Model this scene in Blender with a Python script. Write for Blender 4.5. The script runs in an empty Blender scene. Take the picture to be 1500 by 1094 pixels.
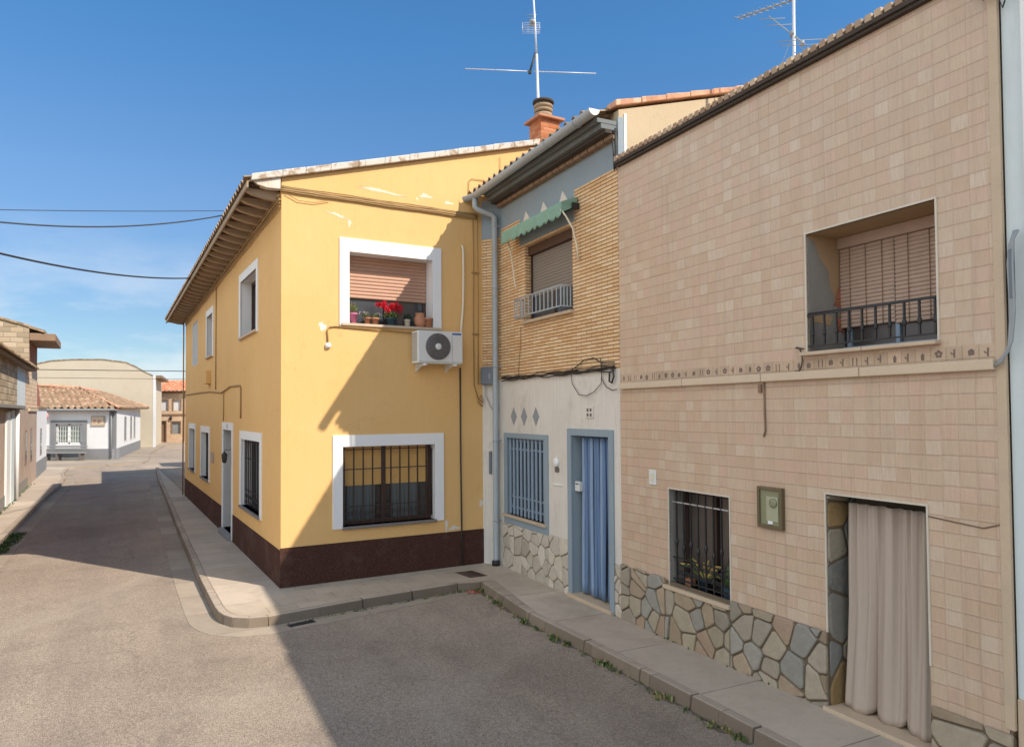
import bpy, bmesh, math, random
from mathutils import Vector as V
from mathutils import Matrix
R = math.radians
S = bpy.context.scene
C = S.collection
random.seed(7)

# ------------------------------------------------------------------ camera
cam = bpy.data.cameras.new('camera')
co = bpy.data.objects.new('camera', cam); C.objects.link(co)
pt, rl = R(1.59), R(-.38)
F = V((0, math.cos(pt), math.sin(pt))); U0 = V((0, -math.sin(pt), math.cos(pt))); R0 = V((1, 0, 0))
Rt = R0*math.cos(rl) + U0*math.sin(rl); Up = -R0*math.sin(rl) + U0*math.cos(rl)
m = Matrix((Rt, Up, -F)).transposed().to_4x4(); m.translation = V((0, 0, 2.83))
co.matrix_world = m
cam.sensor_width = 36; cam.lens = 36*1050/1500; cam.shift_y = 26/1500
cam.clip_start = .05; cam.clip_end = 3000
S.camera = co

# ------------------------------------------------------------------ sky and sun
AZ, EL = R(119.6), R(40.9)
wd = bpy.data.worlds.new('World'); S.world = wd; wd.use_nodes = True
nt = wd.node_tree; N = nt.nodes; Lk = nt.links
bg = N['Background']; sky = N.new('ShaderNodeTexSky'); sky.sky_type = 'NISHITA'; sky.sun_disc = False
sky.sun_elevation = EL; sky.sun_rotation = AZ; sky.altitude = 600; sky.air_density = 1.0; sky.dust_density = .6; sky.ozone_density = 2.2
tc = N.new('ShaderNodeTexCoord'); sx = N.new('ShaderNodeSeparateXYZ'); Lk.new(tc.outputs['Generated'], sx.inputs[0])
mp = N.new('ShaderNodeMapping'); mp.inputs['Scale'].default_value = (1, 1, 3.2); Lk.new(tc.outputs['Generated'], mp.inputs[0])
nz = N.new('ShaderNodeTexNoise'); nz.inputs['Scale'].default_value = 4.5; nz.inputs['Detail'].default_value = 7; nz.inputs['Roughness'].default_value = .6
Lk.new(mp.outputs[0], nz.inputs['Vector'])
cr = N.new('ShaderNodeValToRGB'); cr.color_ramp.elements[0].position = .42; cr.color_ramp.elements[1].position = .7
Lk.new(nz.outputs['Fac'], cr.inputs[0])
hr = N.new('ShaderNodeMapRange'); hr.inputs['From Min'].default_value = .02; hr.inputs['From Max'].default_value = .24
hr.inputs['To Min'].default_value = .95; hr.inputs['To Max'].default_value = 0; Lk.new(sx.outputs['Z'], hr.inputs['Value'])
mu = N.new('ShaderNodeMath'); mu.operation = 'MULTIPLY'; Lk.new(cr.outputs[0], mu.inputs[0]); Lk.new(hr.outputs[0], mu.inputs[1])
gr = N.new('ShaderNodeValToRGB'); Lk.new(sx.outputs['Z'], gr.inputs[0])   # clear deep sky, paler towards the horizon
for i, (p, c) in enumerate(((0, (.45, .49, .52)), (.12, (.42, .49, .54)), (.28, (.49, .62, .71)), (.46, (.37, .70, .87)), (1, (.36, .69, .87)))):
    e = gr.color_ramp.elements[i] if i < 2 else gr.color_ramp.elements.new(p)
    e.position = p; e.color = (*c, 1)
gm = N.new('ShaderNodeMixRGB'); gm.blend_type = 'MULTIPLY'; gm.inputs[0].default_value = 1; Lk.new(sky.outputs[0], gm.inputs[1]); Lk.new(gr.outputs[0], gm.inputs[2])
mx = N.new('ShaderNodeMixRGB'); mx.inputs[2].default_value = (4.6, 4.7, 4.9, 1)
Lk.new(mu.outputs[0], mx.inputs[0]); Lk.new(gm.outputs[0], mx.inputs[1])
# added unseen cloud low behind the camera, brightening the shaded facades
dt = N.new('ShaderNodeVectorMath'); dt.operation = 'DOT_PRODUCT'; Lk.new(tc.outputs['Generated'], dt.inputs[0]); dt.inputs[1].default_value = (-.78, -.60, -.18)
c1 = N.new('ShaderNodeMapRange'); c1.interpolation_type = 'SMOOTHSTEP'; c1.inputs['From Min'].default_value = .08; c1.inputs['From Max'].default_value = .40; Lk.new(dt.outputs['Value'], c1.inputs['Value'])
n2 = N.new('ShaderNodeTexNoise'); n2.inputs['Scale'].default_value = 2.6; n2.inputs['Detail'].default_value = 6; Lk.new(mp.outputs[0], n2.inputs['Vector'])
c2 = N.new('ShaderNodeMapRange'); c2.inputs['From Min'].default_value = .32; c2.inputs['From Max'].default_value = .5; Lk.new(n2.outputs['Fac'], c2.inputs['Value'])
cm = N.new('ShaderNodeMath'); cm.operation = 'MULTIPLY'; Lk.new(c1.outputs[0], cm.inputs[0]); Lk.new(c2.outputs[0], cm.inputs[1])
m2 = N.new('ShaderNodeMixRGB'); m2.inputs[2].default_value = (7.1, 7.6, 7.9, 1); Lk.new(cm.outputs[0], m2.inputs[0]); Lk.new(mx.outputs[0], m2.inputs[1]); Lk.new(m2.outputs[0], bg.inputs['Color'])
bg.inputs['Strength'].default_value = .15
sl = bpy.data.lights.new('sun', 'SUN'); sl.energy = 4.1; sl.angle = R(.55); sl.color = (1, .895, .765)
so = bpy.data.objects.new('sun', sl); C.objects.link(so)
sdir = V((math.sin(AZ)*math.cos(EL), math.cos(AZ)*math.cos(EL), math.sin(EL)))
so.rotation_euler = sdir.to_track_quat('Z', 'Y').to_euler(); so.location = (20, -12, 20)
S.view_settings.view_transform = 'Standard'; S.view_settings.look = 'None'
S.view_settings.exposure = .5; S.view_settings.gamma = 1

# ------------------------------------------------------------------ materials
def srgb(h):
    if not isinstance(h, str): return tuple(h)
    c = [int(h[i:i+2], 16)/255 for i in (0, 2, 4)]
    return tuple(x/12.92 if x <= .04045 else ((x+.055)/1.055)**2.4 for x in c)
class NM:
    def __init__(s, name):
        s.m = bpy.data.materials.new(name); s.m.use_nodes = True; s.t = s.m.node_tree
        s.p = s.t.nodes['Principled BSDF']
        s.uv = s.n('ShaderNodeTexCoord').outputs['UV']; s.ob = s.t.nodes['Texture Coordinate'].outputs['Object']
    def n(s, t, **k):
        o = s.t.nodes.new(t)
        for a, v in k.items(): setattr(o, a, v)
        return o
    def l(s, a, b): s.t.links.new(a, b)
    def set(s, sock, v):
        if hasattr(v, 'is_output'): s.l(v, sock)
        elif isinstance(v, (tuple, list)) and len(v) == 3 and sock.type == 'RGBA': sock.default_value = (*v, 1)
        else: sock.default_value = v
    def noise(s, sc, det=4, ro=.55, co=None, dist=0, stretch=None):
        co = co or s.ob
        if stretch:
            q = s.n('ShaderNodeMapping'); q.inputs['Scale'].default_value = stretch; s.l(co, q.inputs[0]); co = q.outputs[0]
        o = s.n('ShaderNodeTexNoise'); s.l(co, o.inputs['Vector'])
        o.inputs['Scale'].default_value = sc; o.inputs['Detail'].default_value = det; o.inputs['Roughness'].default_value = ro; o.inputs['Distortion'].default_value = dist
        return o.outputs['Fac']
    def ramp(s, f, a, b, ca=(0, 0, 0), cb=(1, 1, 1)):
        o = s.n('ShaderNodeValToRGB'); e = o.color_ramp.elements
        e[0].position = a; e[1].position = b; e[0].color = (*ca, 1); e[1].color = (*cb, 1); s.l(f, o.inputs[0]); return o.outputs[0]
    def mix(s, f, a, b, mode='MIX'):
        o = s.n('ShaderNodeMixRGB'); o.blend_type = mode
        s.set(o.inputs[0], f); s.set(o.inputs[1], a); s.set(o.inputs[2], b); return o.outputs[0]
    def math(s, op, a, b=0., c=0.):
        o = s.n('ShaderNodeMath'); o.operation = op; s.set(o.inputs[0], a); s.set(o.inputs[1], b); s.set(o.inputs[2], c); return o.outputs[0]
    def bump(s, h, st=.3, d=.01, prev=None):
        o = s.n('ShaderNodeBump'); o.inputs['Strength'].default_value = st; o.inputs['Distance'].default_value = d; s.l(h, o.inputs['Height'])
        if prev: s.l(prev, o.inputs['Normal'])
        return o.outputs[0]
    def out(s, col, rough=.8, bump=None, metal=0, spec=None):
        s.set(s.p.inputs['Base Color'], col); s.set(s.p.inputs['Roughness'], rough); s.p.inputs['Metallic'].default_value = metal
        if spec is not None: s.p.inputs['Specular IOR Level'].default_value = spec
        if bump: s.l(bump, s.p.inputs['Normal'])
        return s.m
def sc(c, k): return tuple(min(1, x*k) for x in c)
def plain(name, col, rough=.7, var=.12, nsc=6, bst=.15, bsc=60, metal=0, dirt=0, dcol=(.08, .06, .05), spec=None):
    a = NM(name); c = srgb(col)
    r = a.mix(a.noise(nsc), sc(c, 1-var), sc(c, 1+var))
    r = a.mix(a.ramp(a.noise(nsc*9, 5), .3, .7), r, a.mix(1., r, (1-var*.6,)*3, 'MULTIPLY'))
    if dirt:
        r = a.mix(a.math('MULTIPLY', a.ramp(a.noise(nsc*.5, 8, .7), .5, .75), dirt), r, dcol)
    return a.out(r, rough, a.bump(a.noise(bsc, 6), bst, .004), metal, spec)
def stucco(name, c1, c2, grime, gk=.5, bst=.35, streak=.4, bsc=45, white=None):
    a = NM(name); c1, c2, grime = srgb(c1), srgb(c2), srgb(grime)
    r = a.mix(a.ramp(a.noise(.9, 6, .6), .3, .7), c1, c2)
    r = a.mix(a.math('MULTIPLY', a.ramp(a.noise(3.5, 8, .72, a.uv, 0, (6, .35, 1)), .5, .8), streak), r, grime)
    r = a.mix(a.math('MULTIPLY', a.ramp(a.noise(1.7, 9, .75), .55, .8), gk), r, grime)
    r = a.mix(a.math('MULTIPLY', a.noise(30, 4), .16), r, sc(grime, .8))
    wv = a.n('ShaderNodeVectorMath', operation='ADD'); a.l(a.ob, wv.inputs[0])
    nq = a.n('ShaderNodeTexNoise'); nq.inputs['Scale'].default_value = 2.2; nq.inputs['Detail'].default_value = 5; a.l(a.ob, nq.inputs['Vector']); a.l(nq.outputs['Color'], wv.inputs[1])
    vo = a.n('ShaderNodeTexVoronoi', feature='DISTANCE_TO_EDGE'); vo.inputs['Scale'].default_value = .55; a.l(wv.outputs[0], vo.inputs['Vector'])
    ck = a.math('MULTIPLY', a.ramp(vo.outputs['Distance'], .0015, .006, (1,)*3, (0,)*3), a.ramp(a.noise(.8, 3), .5, .62))
    r = a.mix(a.math('MULTIPLY', ck, .22), r, sc(grime, .7))
    if white:
        r = a.mix(a.ramp(a.noise(1.35, 7, .62, None, .4), .70, .715), r, white)
    b = a.bump(a.noise(bsc, 7, .65), bst, .006)
    return a.out(r, .88, a.bump(a.noise(2.2, 3), .25, .03, b), spec=.25)
def cells(a, w, h, offset=0.):
    """id vector of the tile a point lies in, plus tile-local coordinates"""
    s = a.n('ShaderNodeSeparateXYZ'); a.l(a.uv, s.inputs[0])
    y = a.math('ADD', a.math('DIVIDE', s.outputs[1], h), .37 if h > 2 else 0.); row = a.math('FLOOR', y)
    x = a.math('DIVIDE', s.outputs[0], w)
    if offset: x = a.math('ADD', x, a.math('MULTIPLY', row, offset))
    col = a.math('FLOOR', x)
    c = a.n('ShaderNodeCombineXYZ'); a.l(col, c.inputs[0]); a.l(row, c.inputs[1])
    fx = a.math('FRACT', x); fy = a.math('FRACT', y)
    ex = a.math('MULTIPLY', a.math('MINIMUM', fx, a.math('SUBTRACT', 1., fx)), w)
    ey = a.math('MULTIPLY', a.math('MINIMUM', fy, a.math('SUBTRACT', 1., fy)), h)
    return c.outputs[0], ex, ey
def wn(a, v, add=0.):
    o = a.n('ShaderNodeTexWhiteNoise'); o.noise_dimensions = '4D'; a.l(v, o.inputs['Vector']); o.inputs['W'].default_value = add
    return o.outputs['Value'], o.outputs['Color']
def multi(a, f, cols):
    o = a.n('ShaderNodeValToRGB'); cr = o.color_ramp; cr.interpolation = 'CONSTANT'
    while len(cr.elements) < len(cols): cr.elements.new(.5)
    for i, c in enumerate(cols): cr.elements[i].position = i/len(cols); cr.elements[i].color = (*srgb(c), 1)
    a.l(f, o.inputs[0]); return o.outputs[0]
def tile_wall():
    a = NM('ceramic_wall_tile'); idv, ex, ey = cells(a, .130, .1175)
    f, _ = wn(a, idv); g, _ = wn(a, idv, 3.)
    r = multi(a, f, ['cbb39a', 'c6ab92', 'c6af97', 'cbad96', 'ccb9a1', 'c7ae96', 'c2a88e', 'cfbda7', 'caad98', 'c6b19a', 'c9b198', 'c4ad95'])
    r = a.mix(a.math('MULTIPLY', g, .38), r, srgb('c5ad95'))
    st = a.noise(14, 5, .7, a.uv, 0, (5, .5, 1))
    r = a.mix(a.math('MULTIPLY', a.ramp(st, .38, .66), .42), r, srgb('b3937a'))
    r = a.mix(a.math('MULTIPLY', a.ramp(a.noise(.8, 6), .45, .8), .3), r, srgb('a88e74'))
    rn = a.noise(2.2, 8, .7, a.uv, 0, (5, .22, 1))
    r = a.mix(a.math('MULTIPLY', a.ramp(rn, .52, .72), .30), r, srgb('94806c'))
    r = a.mix(a.math('MULTIPLY', a.ramp(a.noise(60, 3, .7), .62, .7), .25), r, srgb('8a7058'))
    gy = a.ramp(ey, .0022, .0052, (1, 1, 1), (0, 0, 0)); gx = a.ramp(ex, .001, .0036, (.5,)*3, (0, 0, 0))
    gr = a.math('MAXIMUM', gy, gx)
    r = a.mix(a.math('MULTIPLY', gr, .48), r, srgb('8c6a58'))
    pil = a.math('MINIMUM', a.math('MINIMUM', ex, ey), .012)
    b = a.bump(pil, .55, .35)
    tilt = a.math('MULTIPLY', f, .5)
    b2 = a.bump(a.noise(25, 3, .5, a.uv), .12, .01, b)
    return a.out(r, a.ramp(a.noise(9, 4), .2, .8, (.33,)*3, (.5,)*3), b2, spec=.45)
def brick(name, w, h, cols, mort, mw=.004, mk=.85, bst=.6):
    a = NM(name); idv, ex, ey = cells(a, w, h, .5)
    f, _ = wn(a, idv)
    r = multi(a, f, cols)
    r = a.mix(a.math('MULTIPLY', a.noise(28, 5), .35), r, sc(srgb(cols[0]), .7))
    r = a.mix(a.math('MULTIPLY', a.ramp(a.noise(1.4, 6), .5, .8), .3), r, sc(srgb(cols[0]), .6))
    e = a.math('MINIMUM', a.math('MULTIPLY', ex, 1.7 if w < .4 and h < .06 else 1.4), ey)
    g = a.ramp(e, mw*.5, mw*1.15, (1, 1, 1), (0, 0, 0))
    r = a.mix(a.math('MULTIPLY', g, mk), r, srgb(mort))
    b = a.bump(a.math('MINIMUM', e, mw*2), bst, 1.)
    return a.out(r, .85, a.bump(a.noise(70, 5), .25, .003, b), spec=.25)
def road_mat():
    a = NM('worn_asphalt')
    gn = a.math('ADD', a.math('MULTIPLY', a.noise(85, 3, .8), .72), a.math('MULTIPLY', a.noise(30, 3, .8), .28))
    r = a.mix(a.ramp(gn, .38, .63), (.14, .106, .083), (.74, .60, .465))
    r = a.mix(a.ramp(a.noise(.35, 6, .6), .35, .7), r, a.mix(1., r, (.80, .79, .79), 'MULTIPLY'))
    r = a.mix(a.math('MULTIPLY', a.ramp(a.noise(1.2, 9, .7, None, .6), .52, .72), .45), r, (.16, .135, .115))
    # tyre-worn bands along the street
    ro = a.n('ShaderNodeMapping'); ro.vector_type = 'TEXTURE'; ro.inputs['Rotation'].default_value = (0, 0, R(28.5)); a.l(a.ob, ro.inputs[0])
    r = a.mix(a.math('MULTIPLY', a.ramp(a.noise(1.1, 5, .6, ro.outputs[0], 0, (1, .07, 1)), .48, .68), .32), r, (.20, .17, .145))
    r = a.mix(a.math('MULTIPLY', a.ramp(a.noise(.55, 8, .68, None, .8, (1.4, .5, 1)), .5, .7), .3), r, (.56, .48, .39))
    # dark drips and small spots
    v3 = a.n('ShaderNodeTexVoronoi'); v3.inputs['Scale'].default_value = 1.5; v3.inputs['Randomness'].default_value = 1; a.l(a.ob, v3.inputs['Vector'])
    sp = a.math('MULTIPLY', a.ramp(v3.outputs['Distance'], .03, .07, (1,)*3, (0,)*3), a.ramp(a.noise(.9, 3), .5, .6))
    r = a.mix(a.math('MULTIPLY', sp, .6), r, (.07, .06, .052))
    # cracks
    wv = a.n('ShaderNodeVectorMath', operation='ADD'); a.l(a.ob, wv.inputs[0])
    nq = a.n('ShaderNodeTexNoise'); nq.inputs['Scale'].default_value = 1.4; nq.inputs['Detail'].default_value = 6; a.l(a.ob, nq.inputs['Vector']); a.l(nq.outputs['Color'], wv.inputs[1])
    vo = a.n('ShaderNodeTexVoronoi', feature='DISTANCE_TO_EDGE'); vo.inputs['Scale'].default_value = .42; a.l(wv.outputs[0], vo.inputs['Vector'])
    ck = a.math('MULTIPLY', a.ramp(vo.outputs['Distance'], .0015, .006, (1,)*3, (0,)*3), a.ramp(a.noise(.5, 3), .5, .6))
    r = a.mix(a.math('MULTIPLY', ck, .3), r, (.08, .065, .055))
    v = a.n('ShaderNodeTexVoronoi'); v.inputs['Scale'].default_value = 110; a.l(a.ob, v.inputs['Vector'])
    r = a.mix(a.math('MULTIPLY', a.ramp(v.outputs['Distance'], .1, .3, (1,)*3, (0,)*3), .4), r, (.80, .70, .56))
    b = a.bump(a.noise(95, 4, .8), 1., .014)
    return a.out(r, .92, a.bump(v.outputs['Distance'], .5, .012, b), spec=.2)
def paving(name, w, h, base, offset=0., jk=.6, jw=.006, var=.1):
    a = NM(name); idv, ex, ey = cells(a, w, h, offset); c = srgb(base)
    f, _ = wn(a, idv)
    r = a.mix(f, sc(c, 1-var), sc(c, 1+var))
    r = a.mix(a.math('MULTIPLY', a.ramp(a.noise(1.3, 8, .7), .42, .75), .55), r, sc(c, .62))
    r = a.mix(a.math('MULTIPLY', a.ramp(a.noise(7, 8, .75, None, .5), .55, .72), .35), r, sc(c, .5))
    r = a.mix(a.math('MULTIPLY', a.ramp(a.noise(85, 4, .8), .4, .65), .35), r, sc(c, .55))
    r = a.mix(a.math('MULTIPLY', a.ramp(a.noise(.7, 7, .7, None, .7), .5, .66), .4), r, (c[0]*.55, c[1]*.5, c[2]*.42))
    e = a.math('MINIMUM', ex, ey)
    g = a.ramp(e, jw*.4, jw, (1, 1, 1), (0, 0, 0))
    g = a.math('MULTIPLY', g, a.ramp(a.noise(3, 5), .3, .55))
    r = a.mix(a.math('MULTIPLY', g, jk), r, (.09, .075, .06))
    b = a.bump(a.math('MINIMUM', e, jw), .5, 1.)
    return a.out(r, .9, a.bump(a.noise(70, 6, .7), .5, .006, b), spec=.2)
def vcol(name, rough=.85, bst=.8, nk=.4, bsc=25):
    a = NM(name); at = a.n('ShaderNodeAttribute'); at.attribute_name = 'Col'
    r = a.mix(a.math('MULTIPLY', a.ramp(a.noise(9, 8, .75), .35, .7), nk), at.outputs['Color'], a.mix(1., at.outputs['Color'], (.5, .46, .42), 'MULTIPLY'))
    r = a.mix(a.math('MULTIPLY', a.ramp(a.noise(4, 6, .7, None, 1.5), .58, .68), nk*.7), r, (.42, .30, .18))
    return a.out(r, rough, a.bump(a.noise(bsc, 8, .7), bst, .015), spec=.3)
def clay_tiles(name, cols):
    a = NM(name); idv, ex, ey = cells(a, .21, .4); f, _ = wn(a, idv)
    r = multi(a, f, cols)
    r = a.mix(a.math('MULTIPLY', a.ramp(a.noise(5, 7, .7), .45, .7), .6), r, (.16, .13, .08))
    return a.out(r, .85, a.bump(a.noise(40, 5), .3, .006), spec=.2)

M = {}
M['yellow'] = stucco('yellow_render', (.78, .49, .205), (.745, .455, .175), (.50, .28, .11), .25, .3, .2, 45, (.85, .78, .64))
def roughcast(name, c):
    a = NM(name); r = a.mix(a.ramp(a.noise(55, 5, .8), .38, .62), sc(c, .55), sc(c, 1.7))
    r = a.mix(a.math('MULTIPLY', a.ramp(a.noise(2.5, 8, .7), .5, .72), .35), r, (.2, .15, .12))
    return a.out(r, .95, a.bump(a.noise(60, 5, .8), 1., .02), spec=.15)
M['brown'] = roughcast('brown_roughcast', (.075, .034, .025))
M['brown_smooth'] = plain('brown_textured_render', (.082, .035, .026), .95, .25, 5, 1., 120, dirt=.3, dcol=(.2, .16, .13))
M['white'] = plain('white_paint', (.80, .79, .77), .6, .05, 5, .2, 60, dirt=.15, dcol=(.45, .4, .34))
M['offwhite'] = stucco('lime_wash', (.74, .69, .62), (.64, .59, .52), (.42, .36, .28), .75, .5, .6, 30)
M['tile'] = tile_wall()
M['brick'] = brick('yellow_facing_brick', .27, .0515, ['e8c498', 'e0b88a', 'e6c093', 'daae7e', 'ebcaa0', 'e3bc8e'], '573822', .0068, .92)
M['blue'] = stucco('blue_grey_paint', (.285, .355, .405), (.24, .305, .355), (.34, .31, .26), .55, .35, .5, 30)
M['bluesmooth'] = plain('blue_grey_enamel', (.24, .32, .41), .5, .08, 6, .1, 50, dirt=.35, dcol=(.22, .2, .17))
M['greymetal'] = plain('grey_painted_gutter', (.36, .40, .42), .45, .08, 5, .08, 40, dirt=.4, dcol=(.2, .18, .14))
M['iron'] = plain('black_wrought_iron', (.022, .021, .023), .5, .3, 20, .3, 90, spec=.5)
M['ironbrown'] = plain('brown_wrought_iron', (.045, .026, .02), .5, .3, 20, .3, 90)
M['shutter'] = plain('beige_shutter', (.47, .27, .18), .6, .08, 5, .1, 50)
M['blind'] = plain('wooden_slat_blind', (.48, .34, .26), .7, .2, 14, .2, 60, dirt=.3, dcol=(.2, .13, .09))
M['wood'] = plain('old_timber', (.30, .19, .115), .8, .3, 8, .6, 30, dirt=.5, dcol=(.06, .035, .02))
M['soffitwood'] = plain('shaded_soffit_board', (.07, .035, .02), .9, .3, 8)  # boards darkened to put the shade between the rafters into the colour
M['darkwood'] = plain('dark_window_timber', (.07, .032, .02), .5, .2, 8, .2, 30)
M['stonesill'] = plain('beige_stone_sill', (.56, .43, .30), .7, .12, 9, .3, 70, dirt=.35, dcol=(.25, .2, .15))
M['sillgrey'] = plain('grey_terrazzo_sill', (.22, .19, .17), .8, .2, 12, .3, 70, dirt=.4)
M['string'] = plain('beige_string_course', (.62, .49, .35), .75, .1, 6, .3, 70, dirt=.25, dcol=(.3, .22, .14))
M['stones'] = vcol('grey_rubble_stone'); M['mortar'] = plain('dark_mortar', (.15, .11, .07), .95, .3, 8, .6, 60)
M['mortarpale'] = plain('pale_mortar', (.25, .19, .13), .95, .3, 8, .6, 60)
M['road'] = road_mat()
M['pave'] = paving('concrete_pavement', 1.35, 400., (.55, .46, .365), 0, .6, .010)
M['paveslab'] = paving('small_slab_pavement', .4, .4, (.54, .45, .345), .5, .45, .007, .07)
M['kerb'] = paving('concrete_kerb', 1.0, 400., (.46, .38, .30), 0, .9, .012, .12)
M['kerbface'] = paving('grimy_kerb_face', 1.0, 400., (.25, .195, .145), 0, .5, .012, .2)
M['channel'] = paving('concrete_gutter', 1.1, 400., (.41, .34, .265), 0, .6, .011, .15)
M['earth'] = plain('dry_ground', (.3, .25, .18), .95, .2, .5, .5, 20)
M['terra'] = clay_tiles('clay_roof_tile', ['a3846a', '8c7058', 'b2967c', '8e7a62', '9a785e'])
M['terraold'] = clay_tiles('weathered_roof_tile', ['9c8468', 'a88e70', '8d7458', 'b59a7c'])
M['terraorange'] = clay_tiles('orange_roof_tile', ['d68f6c', 'cc805c', 'dd9d7c', 'c77a58'])
M['terraplain'] = plain('fired_clay', (.50, .22, .12), .85, .2, 12, .3, 60, dirt=.3, dcol=(.3, .2, .14))
M['chimbrick'] = brick('red_chimney_brick', .24, .07, ['c07850', 'b86a42', 'c98460', 'b0623c'], 'a08468', .006)
M['whiteplaster'] = stucco('peeling_whitewash', (.78, .72, .65), (.70, .60, .48), (.36, .24, .15), .95, .5, .9)
def verge_mat():
    a = NM('flaking_whitewash_on_clay'); r = a.mix(a.ramp(a.noise(3.2, 8, .7, None, .4), .50, .56), (.74, .68, .60), (.42, .30, .20))
    r = a.mix(a.math('MULTIPLY', a.noise(22, 6, .7), .4), r, (.5, .42, .33)); return a.out(r, .9, a.bump(a.noise(25, 6), .6, .01), spec=.2)
M['verge'] = verge_mat()
M['beigerender'] = stucco('beige_render', (.54, .46, .36), (.44, .37, .28), (.28, .23, .17), .85, .6, .7)
M['acwhite'] = plain('white_enamel_casing', (.68, .68, .64), .4, .05, 5, .05, 30, dirt=.15, dcol=(.4, .36, .3))
M['acgrey'] = plain('grey_fan_grille', (.14, .125, .115), .5, .15, 12, .1, 40)
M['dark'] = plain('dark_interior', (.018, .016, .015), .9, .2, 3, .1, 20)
M['cable'] = plain('black_cable', (.03, .028, .026), .6, .2, 20, .1, 50)
M['cableyellow'] = plain('yellow_painted_cable', (.36, .22, .085), .7, .25, 20, .2, 50)
M['cablegrey'] = plain('grey_conduit', (.30, .32, .33), .55, .12, 12, .1, 50)
M['pvc'] = plain('cream_pvc_hose', (.72, .64, .48), .5, .08, 12, .1, 50)
M['greyplastic'] = plain('grey_plastic_box', (.14, .16, .19), .5, .12, 12, .1, 50)
M['alu'] = plain('galvanised_steel', (.50, .52, .54), .4, .1, 12, .1, 50, metal=.6)
M['green'] = plain('faded_green_canvas', (.22, .37, .28), .85, .22, 8, .3, 60, dirt=.25, dcol=(.12, .2, .15))
M['greenpale'] = plain('pale_canvas_trim', (.42, .55, .45), .85, .15, 8, .3, 60)
M['greywall'] = stucco('pale_blue_grey_render', (.66, .73, .74), (.62, .69, .70), (.5, .5, .46), .3, .15, .35, 30)
M['metergreen'] = plain('green_tinted_meter_panel', (.24, .24, .14), .3, .12, 8, .05, 40, spec=.6)
M['meterframe'] = plain('bronze_meter_frame', (.17, .135, .08), .4, .15, 12, .1, 50, metal=.4)
M['plaster2'] = stucco('bare_cement', (.30, .285, .26), (.25, .235, .21), (.16, .13, .1), .5, .6, .5)
M['tanceil'] = plain('ochre_soffit', (.44, .30, .17), .8, .1, 3, .2, 40, dirt=.3, dcol=(.2, .13, .08))
M['redbrick'] = brick('exposed_red_brick', .2, .09, ['a5654a', '9a5a40', 'b07055'], '8c7460', .008)
M['farbrick'] = brick('pinkish_house_brick', .5, .16, ['e0c4a6', 'd8b896', 'e6ccb0', 'dcbd9c'], 'c4a688', .01, .6)
M['peach'] = stucco('peach_render', (.54, .41, .32), (.42, .32, .25), (.28, .21, .16), .9, .5, .7)
M['cottage'] = stucco('white_cottage_render', (.82, .81, .79), (.77, .76, .75), (.5, .47, .43), .2, .3, .2)
M['plinthgrey'] = plain('grey_plinth', (.25, .255, .26), .9, .2, 4, .5, 50, dirt=.3)
M['pink'] = plain('pink_pot', (.75, .22, .40), .5, .06); M['bluepot'] = plain('dark_teal_pot', (.04, .08, .11), .5, .1)
M['whitepot'] = plain('cream_pot', (.66, .62, .5), .5, .08)
M['soil'] = plain('potting_soil', (.05, .035, .02), .95, .3)
def leafmat(name, c, tr=.25):
    a = NM(name); c = srgb(c); r = a.mix(a.noise(25, 3), sc(c, .6), sc(c, 1.35)); mm = a.out(r, .6)
    return mm
M['leaf'] = leafmat('green_leaf', (.06, .14, .03)); M['leafpale'] = leafmat('yellow_green_leaf', (.26, .30, .08)); M['leafdark'] = leafmat('dark_leaf', (.03, .07, .025))
M['petalred'] = leafmat('red_petal', (.75, .02, .05)); M['petalpink'] = leafmat('pale_petal', (.8, .62, .62)); M['dryleaf'] = leafmat('dry_yellow_leaf', (.6, .42, .12))
M['weed'] = leafmat('weed_leaf', (.085, .15, .03)); M['weeddry'] = leafmat('dry_weed', (.30, .25, .09))
def cloth(name, c, var=.1, sheer=0):
    a = NM(name); c = srgb(c)
    r = a.mix(a.noise(7, 5, .6, a.uv, 0, (3, .3, 1)), sc(c, 1-var), sc(c, 1+var))
    return a.out(r, .95, a.bump(a.noise(240, 3, .6, a.uv), .25, .003), spec=.1)
M['curtainbeige'] = cloth('taupe_curtain_cloth', (.45, .365, .30))
M['curtainblue'] = cloth('blue_curtain_cloth', (.135, .205, .335), .35)
M['curtainbluel'] = cloth('pale_blue_curtain_cloth', (.25, .335, .46), .3)
M['net'] = cloth('white_net_curtain', (.12, .13, .125), .2)
def glass_mat(name, c=(.05, .06, .07), rough=.08):
    a = NM(name); return a.out(a.mix(a.noise(3), sc(c, .7), sc(c, 1.3)), rough, a.bump(a.noise(2, 2), .05, .02), spec=.9)
M['glass'] = glass_mat('window_glass'); M['glassgreen'] = glass_mat('window_glass_pale', (.22, .26, .22), .2)
M['signred'] = plain('red_sign_paint', (.5, .05, .05), .5); M['rust'] = plain('rusty_iron', (.14, .07, .04), .9, .3, 12, .6, 60)
M['mastgrey'] = plain('antenna_aluminium', (.62, .64, .68), .4, .05, 10, .05, 40, metal=.2)
M['frieze'] = plain('frieze_motif', (.17, .12, .09), .5, .3, 30); M['friezetile'] = paving('frieze_tile', .1235, .2, (.58, .43, .31), 0, .5, .004)
M['logo'] = plain('blue_logo_paint', (.05, .12, .35), .4)
M['roofdark'] = plain('dark_tile_edge', (.06, .045, .035), .9, .3, 8, .4)
M['soilstrip'] = plain('kerbside_dirt', (.15, .12, .085), .95, .35, 20, .9, 90)
M['litter'] = plain('litter_red', (.55, .12, .08), .7)

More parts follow.
